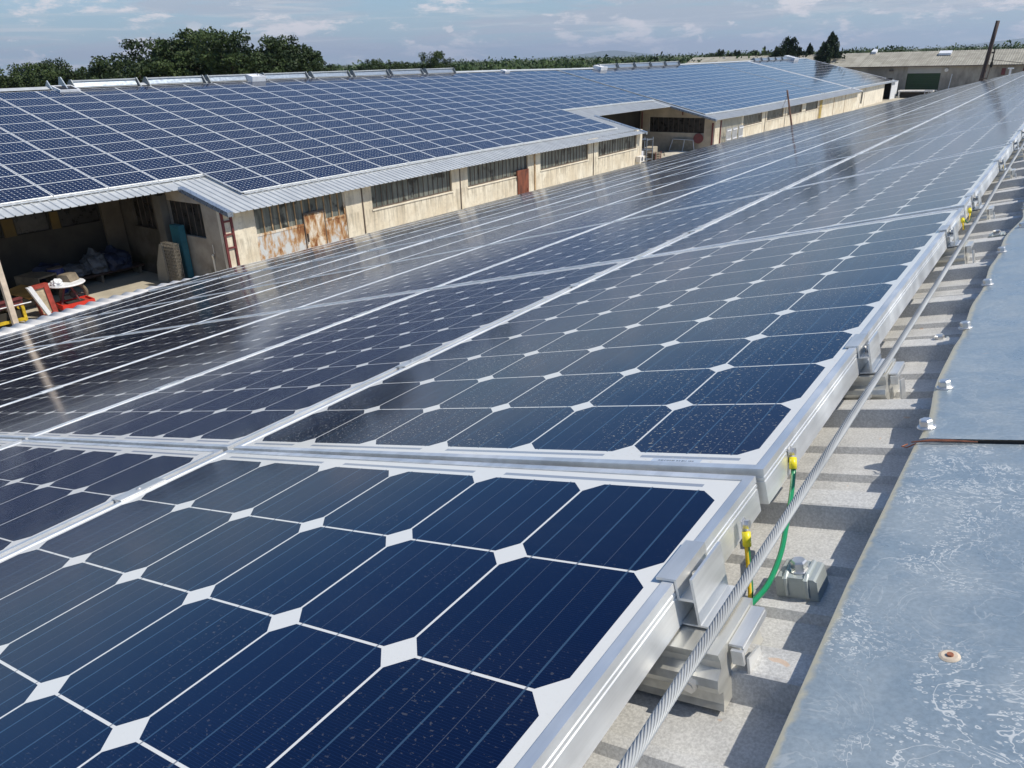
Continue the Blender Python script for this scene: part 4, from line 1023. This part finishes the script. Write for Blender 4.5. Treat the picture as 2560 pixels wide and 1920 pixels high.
# ------------------------------------------------------------------ right recess clutter
rl = MB(); rl.tube([(0, -.10, 0), (0, -.08, 0)], .36, 22); rl.tube([(0, .08, 0), (0, .10, 0)], .36, 22); rh = MB(); rh.tube([(0, -.08, 0), (0, .08, 0)], .2, 16)
solo('hose_reel', 'round red fire hose reel on the shaded end wall', 'hose reel', [('discs', rl, M_MAROON), ('hose', rh, M_DARK)], (-22.35, 55.40, -5.42), (0, 0, R(25)))
ff_ = MB()
for a, b in (((0, 0), (.28, .9)), ((.28, .9), (1.92, .86)), ((1.92, .86), (2.05, 0)), ((0, 0), (2.05, 0)), ((1.1, 0), (1.22, .88))): ff_.tube([(a[0], 0, a[1]), (b[0], .05, b[1])], .03, 5)
gl_ = MB(); gl_.mesh([(.02, .02, .01), (2.03, .02, .01), (1.9, .06, .84), (.29, .06, .88)], [(0, 1, 2, 3)])
solo('window_sash', 'pale two-part frame leaning under the dark window of the far recess', 'frame', [('bars', ff_, M_WHITE), ('sheet', gl_, simple('grimy_sheet', (.28, .25, .19), .5, 0, .2, 4))], (-24.6, 55.2, GZ))
solo('concrete_block', 'squat pale concrete block among the yard clutter', 'block', [('block', B((-.35, .35, -.6, .6, 0, .55)), M_CONC)], (-24.9, 52.6, GZ), (0, 0, R(10)))
wb_ = MB()
for k in range(5): wb_.box(-.35, .35, -.45, .45, .03+k*.14, .12+k*.14)
solo('log_crate', 'brown slatted crate at the corner of the far recess', 'crate', [('slats', wb_, M_BROWN), ('posts', B((-.37, -.3501, -.47, -.39, 0, .75), (.3501, .37, -.47, -.39, 0, .75), (-.37, -.3501, .39, .47, 0, .75), (.3501, .37, .39, .47, 0, .75)), M_MAROON)], (-22.7, 48.4, GZ))
solo('steel_rack', 'narrow dark steel rack beside the warehouse corner', 'rack', [('posts', B((0, .05, 0, .05, 0, 1.9), (.6, .65, 0, .05, 0, 1.9), (0, .05, .9, .95, 0, 1.9), (.6, .65, .9, .95, 0, 1.9)), M_GALV), ('shelves', B((.0, .65, .05, .9, .5, .54), (.0, .65, .05, .9, 1.1, 1.14), (.0, .65, .05, .9, 1.75, 1.79)), M_VENTD)], (-22.55, 45.6, GZ))
solo('white_machine', 'small white machine with raised arm next to the steel rack', 'machine', [('body', B((-.3, .3, -.4, .4, 0, .75)), M_WHITE), ('arm', B((-.06, .06, -.5, .5, .75, .83), (-.05, .05, .40, .5, .83, 1.1)), M_WHITE)], (-24.3, 49.2, GZ))
wd = MB()
for k in range(5): wd.box(-.9+.1*k, .9+.12*k, -.5+.22*k, -.36+.22*k, 0+.03*(k % 2), .09+.03*(k % 2))
solo('planks_on_ground', 'loose pale planks scattered on the far recess floor', 'planks', [('planks', wd, M_PLAIN)], (-23.4, 53.3, GZ), (0, 0, R(50)))
solo('red_crate', 'small bright red crate among the far recess clutter', 'crate', [('crate', B((-.25, .25, -.35, .35, 0, .05), (-.25, -.22, -.35, .35, .05, .28), (.22, .25, -.35, .35, .05, .28), (-.22, .22, -.35, -.32, .05, .28), (-.22, .22, .32, .35, .05, .28)), M_RED)], (-23.55, 50.6, GZ), (0, 0, R(20)))
ac = B((0, .28, 0, .6, 0, .34)); fan = MB(); fan.tube([(.281, .3, .17), (.295, .3, .17)], .13, 16)
solo('air_conditioner', 'white air conditioner outdoor unit by the wall near the corner', 'air conditioner', [('case', ac, M_FIBRE), ('fan_grille', fan, M_VENTD)], (XW+.03, 42.55, -5.62))
def chairp(x, y, k):
    m_ = B((0, .04, 0, .04, 0, .95), (0, .04, .42, .46, 0, .95), (.42, .46, 0, .04, 0, .45), (.42, .46, .42, .46, 0, .45), (0, .46, .04, .42, .42, .46), (0, .03, .04, .42, .82, .95), (0, .03, .04, .42, .60, .68))
    return m_
cp_ = None
for k, (y, lab) in enumerate([(57.3, 'first white garden rack from the ribbed panel corner'), (58.6, 'middle white garden rack below the ribbed panel'), (60.0, 'last white garden rack below the ribbed panel')]):
    m_ = MB()
    for q in range(6): m_.box(0, .05, q*.18, q*.18+.04, 0, 1.2)
    m_.box(.051, .09, 0, .94, .35, .42); m_.box(.051, .09, 0, .94, 1.0, 1.08)
    tag(m_.obj('white_rack', M_WHITE, None, False, (XW+.25, y, GZ+.35)), lab, 'rack', 'white racks below the ribbed panel')

# ------------------------------------------------------------------ poles
def pole(name, label, p, q, r0, r1, mat, extra=None):
    p = Vector(p); q = Vector(q); t = thing(name, label, 'pole', p)
    m_ = MB(); d = q-p; m_.tube([d*(k/10) for k in range(11)], [r0+(r1-r0)*k/10 for k in range(11)], 10); m_.obj('shaft', mat, t, True); return t
t = pole('utility_pole', 'thick dark wooden pole rising beyond the near roof, far right', (-3.62, 39.5, GZ), (-3.10, 39.5, 1.36), .135, .075, M_POLE)
m_ = MB(); m_.tube([(.42, -.13, 3.4), (.48, -.13, 4.4), (.60, -.12, 5.9), (.64, -.1, 6.6)], .022, 6); m_.box(.54, .66, -.16, -.06, 6.5, 6.56); m_.box(.30, .58, -.15, -.11, 5.5, 5.54); m_.box(.24, .52, -.16, -.12, 4.75, 4.79); m_.obj('conduit', M_DRAIN, t)
m_ = MB(); m_.box(.58, .68, -.2, -.1, 5.95, 6.15); m_.box(.62, .66, -.2, -.1, 6.15, 6.75); m_.obj('insulator', M_DARK, t)
vx_ = t.location
t2 = pole('leaning_pole', 'thin leaning brown pole in the yard between the two roofs', (-14.0, 51.96, GZ), (-14.0, 48.06, -1.73), .07, .05, simple('brown_pole', (.22, .13, .10), .8, 0, .3, 4))
m_ = MB(); pts = []
for k in range(13):
    t = k/12; a = Vector((-14.0, 48.25, -1.95)); b = Vector((XW+.05, 70.0, -4.9)); pts.append(a.lerp(b, t) + Vector((0, 0, -.9*4*t*(1-t)*.35)))
m_.tube(pts, .012, 5); m_.tube([pts[-1], (XW+.05, 86, -5.0)], .012, 5)
tag(m_.obj('yard_cable', M_DRAIN), 'thin sagging cable from the leaning pole to the warehouse wall', 'cable')
m_ = MB(); pts = [Vector((-2.98, 39.4, -.15)).lerp(Vector((6, 52, -.6)), t/8) + Vector((0, 0, -.6*(t/8)*(1-t/8)*2)) for t in range(9)]; m_.tube(pts, .012, 5)
tag(m_.obj('overhead_cable', M_DARK), 'thin dark cable running right from the wooden pole', 'cable')

# ------------------------------------------------------------------ building at the end of the yard
YB = 136.0
eb = thing('grey_shed', 'grey fibre cement roofed shed closing the end of the yard', 'shed', (0, 0, 0))
ezb, rzb = -2.12, -.12
m_ = MB(); n_ = 0; xs = [-60+.32*k for k in range(int(95/.32))]; vs = []
for s_ in (0, 1):
    for x in xs: vs += [(x, YB-.5+8.5*s_, ezb+(rzb-ezb)*s_), (x+.10, YB-.5+8.5*s_, ezb+(rzb-ezb)*s_+.05), (x+.2, YB-.5+8.5*s_, ezb+(rzb-ezb)*s_)]
k = len(xs)*3; m_.mesh(vs, [(i, i+1, k+i+1, k+i) for i in range(k-1)])
def fib(g):
    co = g.tc('Object'); x, y, z = g.sep(co); n = g.noise(co, .6, 5); ln = g.m('LESS_THAN', g.m('FRACT', g.m('MULTIPLY', g.m('ADD', x, g.m('MULTIPLY', n, .05)), 1/1.6)), .035)
    c = g.mix(g.rng(n, .35, .65), (.27, .255, .21, 1), (.36, .34, .285, 1)); return {'Base Color': g.mix(g.m('MULTIPLY', ln, .6), c, (.15, .13, .10, 1)), 'Roughness': .95}
m_.obj('roof', material('grey_fibre_cement', fib), eb)
m_ = MB(); m_.mesh([(-60, YB+8, rzb), (35, YB+8, rzb), (35, YB+16.5, ezb), (-60, YB+16.5, ezb)], [(0, 1, 2, 3)]); m_.obj('rear_roof_slope', M_FIBRE, eb)
m_ = MB(); m_.box(-60, 35, YB-.56, YB-.46, ezb-.10, ezb+.02); m_.obj('gutter', M_DRAIN, eb)
dx0, dx1 = -21.6, -17.0
m_ = MB(); m_.box(-60, dx0, YB, YB+.3, GZ, ezb); m_.box(dx1, 35, YB, YB+.3, GZ, ezb); m_.box(-60, 35, YB+15.7, YB+16, GZ, ezb)
def gw(g):
    co = g.tc('Object'); n = g.noise(g.scale(co, (1, 1, .6)), .35, 6, .65); n2 = g.noise(g.scale(co, (1, 1, .3)), 1.6, 5, .65)
    c = g.mix(g.rng(n, .38, .62), (.40, .36, .30, 1), (.24, .215, .18, 1)); return {'Base Color': g.mix(g.rng(n2, .5, .75, 0, .6), c, (.15, .13, .12, 1)), 'Roughness': .95}
m_.obj('wall', material('dirty_grey_wall', gw), eb)
m_ = MB(); m_.box(dx0, dx1, YB+.02, YB+.25, -3.16, ezb-.02); m_.obj('door_header', simple('pale_header', (.42, .40, .36), .9, 0, .1, 1), eb)
m_ = MB()
for k in range(13): m_.box(dx0+.02, dx1-.02, YB+.10+.02*(k % 2), YB+.2, GZ+.25*k, GZ+.25*k+.246)
o = m_.obj('roller_door', simple('dark_green_paint', (.018, .05, .015), .6, 0, .15, 2), eb); o['label'] = 'wide dark green roller door'
for x, nm, s_ in ((-9.2, 'shutter', .5), (-6.6, 'shutter', .42)):
    m_ = MB(); m_.box(x, x+s_, YB-.06, YB-.005, -3.5, -2.6); m_.obj('shutter', M_MAROON, eb)
m_ = MB(); m_.box(-24.2, -23.6, YB-.3, YB-.01, ezb-.7, ezb-.45); m_.obj('wall_box', M_DRAIN, eb)
m_ = MB(); m_.tube([(-16.3, YB-.3, -2.75), (-16.3, YB-.02, -2.75)], .25, 12); m_.obj('wall_lamp', M_FIBRE, eb)
m_ = MB(); m_.tube([(-15.7, YB-.06, GZ), (-15.45, YB-.06, -3.3)], .06, 6); m_.obj('drain_pipe', M_WHITE, eb)
for x, y, w_ in ((-17.6, YB+5.6, .85), (-28.3, YB+7.6, .35)):
    m_ = MB(); z0 = ezb+(rzb-ezb)*(y-YB+.5)/8.5; m_.mesh([(x-w_, y-.6, z0-.05), (x+w_, y-.6, z0-.05), (x+w_, y+.7, z0+.25), (x-w_, y+.7, z0+.25), (x-w_, y-.6, z0+.25), (x+w_, y-.6, z0+.25), (x+w_, y+.7, z0+.62), (x-w_, y+.7, z0+.62)], [(0, 3, 2, 1), (4, 5, 6, 7), (0, 1, 5, 4), (1, 2, 6, 5), (2, 3, 7, 6), (3, 0, 4, 7)])
    m_.obj('roof_skylight', M_WHITE, eb)
# loading ramp things in front of the green door
solo('flatbed_trailer', 'pale flat trailer with side rail parked before the green door', 'trailer', [('bed', B((-2.6, 2.0, -1.0, 1.0, .85, 1.05)), M_FIBRE), ('rail', B((1.0, 2.6, -1.0, -.95, 1.05, 1.12), (1.0, 1.06, -1.0, -.95, .1, 1.05), (1.5, 1.56, -1.0, -.95, .1, 1.05), (2.0, 2.06, -1.0, -.95, .1, 1.05), (2.54, 2.6, -1.0, -.95, .1, 1.05), (1.0, 2.6, -1.0, -.95, .5, .56)), M_WHITE), ('leg', B((-2.5, -2.35, -.95, -.8, 0, .85)), M_FIBRE), ('leg', B((1.8, 1.95, -.95, -.8, 0, .85)), M_FIBRE), ('skirt', B((-2.3, 1.75, -.5, .8, .0, .85)), M_DARK)], (-18.9, 131.0, GZ))
solo('roof_chimney', 'small white capped flue standing beside the wooden pole', 'chimney', [('pipe', B((-.12, .12, -.12, .12, 0, 3.75)), M_WHITE), ('cap', B((-.35, .35, -.3, .3, 3.75, 3.9)), M_WHITE)], (-7.9, 132.5, GZ))

# ------------------------------------------------------------------ vegetation
def leafcloud(m_, rr, centers, n, size, flat=1.0, tone=None):
    tot = sum(c[3] for c in centers)
    for (x, y, z, w_, rx, rz_, tb) in centers:
        k = int(n*w_/tot)
        for _ in range(k):
            d = Vector((rr.gauss(0, 1), rr.gauss(0, 1), rr.gauss(0, 1))).normalized(); q = rr.random()**.38
            p = Vector((x+d.x*rx*q, y+d.y*rx*q, z+d.z*rz_*q)); s_ = size*(.55+.9*rr.random())
            a = Vector((rr.gauss(0, 1), rr.gauss(0, 1), rr.gauss(0, 1)*.7)).normalized(); b = a.orthogonal().normalized(); b = (Matrix.Rotation(rr.random()*6.28, 3, a) @ b); c_ = a.cross(b)
            t = min(1, max(0, tb + rr.uniform(-.25, .25)))
            m_.face([p-b*s_, p-c_*s_*.55, p+b*s_, p+c_*s_*.55], [(t, .5)]*4)
def oak(seed, h=9.5, r=3.9, n=13000, leaf=.115):
    rr = random.Random(seed); tr_ = MB(); tr_.tube([(0, 0, 0), (.1, .05, h*.2), (-.05, .1, h*.42)], [.32, .26, .2], 8)
    cen = []; lobes = []
    for k in range(8):
        a = rr.random()*6.28; zc = h*(.40+.46*rr.random()); q = r*(.30+.45*rr.random())*math.sin(math.pi*min(1, max(.2, (zc/h-.15)/.95)))**.5
        lobes.append((math.cos(a)*q, math.sin(a)*q, zc)); tr_.tube([(0, 0, h*.25), (math.cos(a)*q*.4, math.sin(a)*q*.4, h*.25+(zc-h*.25)*.5), lobes[-1]], [.17, .10, .04], 6)
    for k in range(95):
        lx, ly, lz = lobes[k % 8]; d = Vector((rr.gauss(0, 1), rr.gauss(0, 1), rr.gauss(0, .75))).normalized(); R_ = r*(.30+.16*rr.random()); cr = r*(.085+.10*rr.random())
        p_ = Vector((lx, ly, lz)) + d*R_; p_.z = min(p_.z, h*.985-.1*rr.random()*h*.4)
        cen.append((p_.x, p_.y, p_.z, cr**1.8, cr*1.1, cr*.8, rr.random()))
    for lx, ly, lz in lobes: cen.append((lx, ly, lz, (r*.3)**1.8*.8, r*.34, r*.28, .15))
    cr_ = MB(); leafcloud(cr_, rr, cen, n, leaf); return tr_.make('trunk', M_BARK), cr_.make('crown', M_OAK), cen
oaks = [oak(3), oak(11), oak(23)]
def plant(kind, meshes, label, cat, x, y, topz, h0, group, sx=1.0, rotz=0.0, mat=None):
    t = thing(kind, label, cat, (x, y, GZ), (0, 0, rotz), group); s_ = (topz-GZ)/h0
    t.scale = (s_*sx, s_*sx, s_); link('trunk', meshes[0], t); link('crown', meshes[1], t); return t
OK_ = [(-68.4, 36.8, 1.3, .95, 'smaller oak at the left flank of the big oak group'), (-62.2, 35.8, 3.1, 1.15, 'tall round oak, left end of the big oak group'), (-62.5, 38.9, 3.35, 1.2, 'tall dense oak, second from the left in the big group'), (-62.9, 42.0, 3.4, 1.15, 'dense oak in the middle of the big group behind the roof'), (-58.5, 41.1, 3.4, 1.15, 'tallest oak of the group with sky gaps low in its crown'), (-59.1, 45.0, 2.7, 1.05, 'lower oak right of the tallest one'), (-57.0, 46.4, 2.8, 1.0, 'rounded oak near the right end of the group'), (-57.2, 49.0, 2.4, .9, 'oak at the sloping right end of the group'), (-66.0, 40.5, 3.0, 1.2, 'oak half hidden behind the tallest ones'), (-61.5, 47.5, 2.3, 1.0, 'oak half hidden behind the right end of the group')]
for k, (x, y, z, sx, lab) in enumerate(OK_): plant('oak_tree', oaks[k % 3], lab, 'tree', x, y, z, 9.5, 'oaks behind the warehouse', sx, k*1.3)
LT = [(-82.8, 34.3, 1.60, 1.1, 'low bushy tree at the left picture edge'), (-84, 37.0, 1.80, .9, 'low tree with a raised tip, second from the left edge'), (-85.7, 40.0, 1.25, 1.1, 'low flat tree between the left edge and the oaks'), (-83, 42.2, 1.05, 1.0, 'low tree just left of the oak group'), (-75.2, 38.7, 1.20, .7, 'small bushy tree touching the oak group'), (-77.7, 77, 0.90, .9, 'low tree right of the oak group above the ridge vents'), (-66.5, 73.9, 1.85, .85, 'dark pointed tree alone above the ridge vents'), (-69.7, 81.7, 0.90, .8, 'low shrubby tree right of the dark pointed one'), (-82.5, 86.3, 0.55, 1.0, 'faint low tree behind the dark pointed one'), (-76, 32.6, 0.90, 1.1, 'low dark tree behind the left end of the ridge'), (-75, 36.5, 0.60, 1.1, 'dark undergrowth tree left of the oaks'), (-80, 31, 1.05, 1.2, 'low dense tree filling the left edge of the view'), (-79, 44.5, 0.85, 1.2, 'low dense tree behind the left flank of the oaks'), (-88, 36, 1.25, 1.3, 'wide low tree far behind the left end of the ridge')]
for k, (x, y, z, sx, lab) in enumerate(LT): plant('scrub_oak', oaks[(k+1) % 3], lab, 'tree', x, y, z, 9.5, 'low trees beyond the warehouse', sx, k*2.1)
def cypress(seed, lean=.10, slope=.42, rmax=1.9, ragged=.5, h=10.0, n=6500, leaf=.12):
    rr = random.Random(seed); tr_ = MB(); tr_.tube([(0, 0, 0), (lean*h*.3, 0, h*.5), (lean*h, 0, h*.95)], [.2, .12, .03], 6); cen = []
    for k in range(230):
        z = h*(.34+.64*rr.random()); w_ = min(rmax, slope*(h-z)+.04)*(1-.35*ragged+.7*ragged*rr.random()); a = rr.random()*6.28
        ox = lean*h*(z/h)**2; q = rr.random()**.5; rx = min(.34, .12+.22*w_*rr.random()); rz_ = min(.5, .18+.3*w_+.15*rr.random())
        cen.append((ox+math.cos(a)*w_*q*.9, math.sin(a)*w_*q*.9, z-.1, rx*rx*rz_*20, rx, rz_, rr.random()))
    for k in range(int(14*ragged)):
        z = h*(.55+.4*rr.random()); w_ = min(rmax, slope*(h-z))+.2
        for t in range(5): cen.append((lean*h*(z/h)**2+w_*(.5+.22*t), (rr.random()-.5)*.5, z+.16*t, .35, .20-.02*t, .20, rr.random()*.6))
    for k in range(6): cen.append((lean*h*(.86+.025*k), 0, h*(.86+.022*k), .3, .20-.025*k, .3, .3))
    cr_ = MB(); leafcloud(cr_, rr, cen, n, leaf); return tr_.make('trunk', M_BARK), cr_.make('crown', M_CYP)
cyps = [cypress(1, .12, .40, 1.5, .5, n=8000), cypress(5, .10, .62, 2.6, 1.2, n=11000), cypress(9, .0, .56, 2.3, .12, n=15000)]
CY = [(-81.4, 170.9, .6, 1, .8, 'lone small cypress above the distant woodland'), (-57.5, 148.6, 1.5, 1, .8, 'leaning wind-bent cypress, leftmost of the row'), (-56.9, 152.2, .9, 1, .5, 'thin small cypress, second from the left of the row'), (-55.9, 153.0, 1.3, 1, .8, 'leaning cypress, third from the left of the row'), (-54.0, 156.9, 1.0, 1, .5, 'short thin bent cypress in the middle of the row'), (-52.4, 153.5, 1.2, 1, .55, 'thin bent cypress beside the short one'), (-49.7, 150.5, 1.7, 0, 1.0, 'broader leaning cypress left of the big windswept one'), (-44.9, 142.3, 1.6, 0, .8, 'medium cypress at the left flank of the big windswept one'), (-43.4, 142.6, 3.15, 1, 1.5, 'big windswept cypress with ragged side shoots'), (-42.3, 142.4, 1.9, 1, 1.0, 'ragged cypress at the right flank of the big windswept one'), (-40.5, 143.7, 1.4, 2, .6, 'small upright cypress between the two tall clumps'), (-38.9, 144.1, 1.9, 2, .8, 'cypress left in the paired clump before the tallest'), (-37.6, 143.9, 2.1, 0, 1.0, 'cypress right in the paired clump before the tallest'), (-34.4, 140.1, 3.5, 2, 1.35, 'tallest dark conical cypress beside the grey shed roof')]
for k, (x, y, z, q, sx, lab) in enumerate(CY): plant('cypress_tree', cyps[q], lab, 'tree', x, y, z, 10.2, 'cypresses behind the far end of the warehouse', min(1.15, .55+.45*sx), 0.0)
# woodland: continuous low wood to the horizon
rr = random.Random(77); m_ = MB(); cen = []
for k in range(1500):
    az = R(-66 + 70*rr.random()); d = 150 + 750*rr.random()**1.6
    x, y = CAM.x + math.sin(az)*d, CAM.y + math.cos(az)*d
    if x > -42 and y < 170: continue
    px = project((x, y, 0))
    h_ = 5.6 + 1.7*rr.random() + .0010*d
    cen.append((x, y, GZ+h_*.62, h_, 2.6+1.6*rr.random(), h_*.42, rr.random()))
leafcloud(m_, rr, cen, 120000, .34)
tag(m_.obj('woodland', M_WOOD), 'low green woodland stretching to the horizon', 'woodland', kind='stuff')
hills('hills', -7600, -5300, 11500, 105, 2, M_HILL)
hills('hills', -1900, 3200, 14000, 150, 5, M_HILL)
# bushes at the feet of the cypresses
BS = [(-56, 158), (-53, 150), (-50, 156), (-47, 148), (-44, 150), (-41.5, 147), (-36.5, 146), (-60, 150), (-63, 158)]
for k, (x, y) in enumerate(BS): plant('bush', oaks[k % 3], 'low dark bush, ' + ordn(k+1) + ' in the scrub at the foot of the cypresses', 'bush', x, y, .15+.25*(k % 3), 9.5, 'bushes between the cypresses', 1.0, k)

# ------------------------------------------------------------------ haze
m_ = MB(); m_.box(-12000, 9000, -400, 17000, GZ-1.1, 260)
hz = bpy.data.materials.new('haze'); hz.use_nodes = True; nt = hz.node_tree; nt.nodes.clear()
ou = nt.nodes.new('ShaderNodeOutputMaterial'); pv = nt.nodes.new('ShaderNodeVolumePrincipled')
pv.inputs['Color'].default_value = (0.72, 0.83, 1.0, 1); pv.inputs['Density'].default_value = 0.00009; pv.inputs['Anisotropy'].default_value = 0.2
nt.links.new(pv.outputs[0], ou.inputs['Volume'])
tag(m_.obj('haze', hz), kind='stuff')
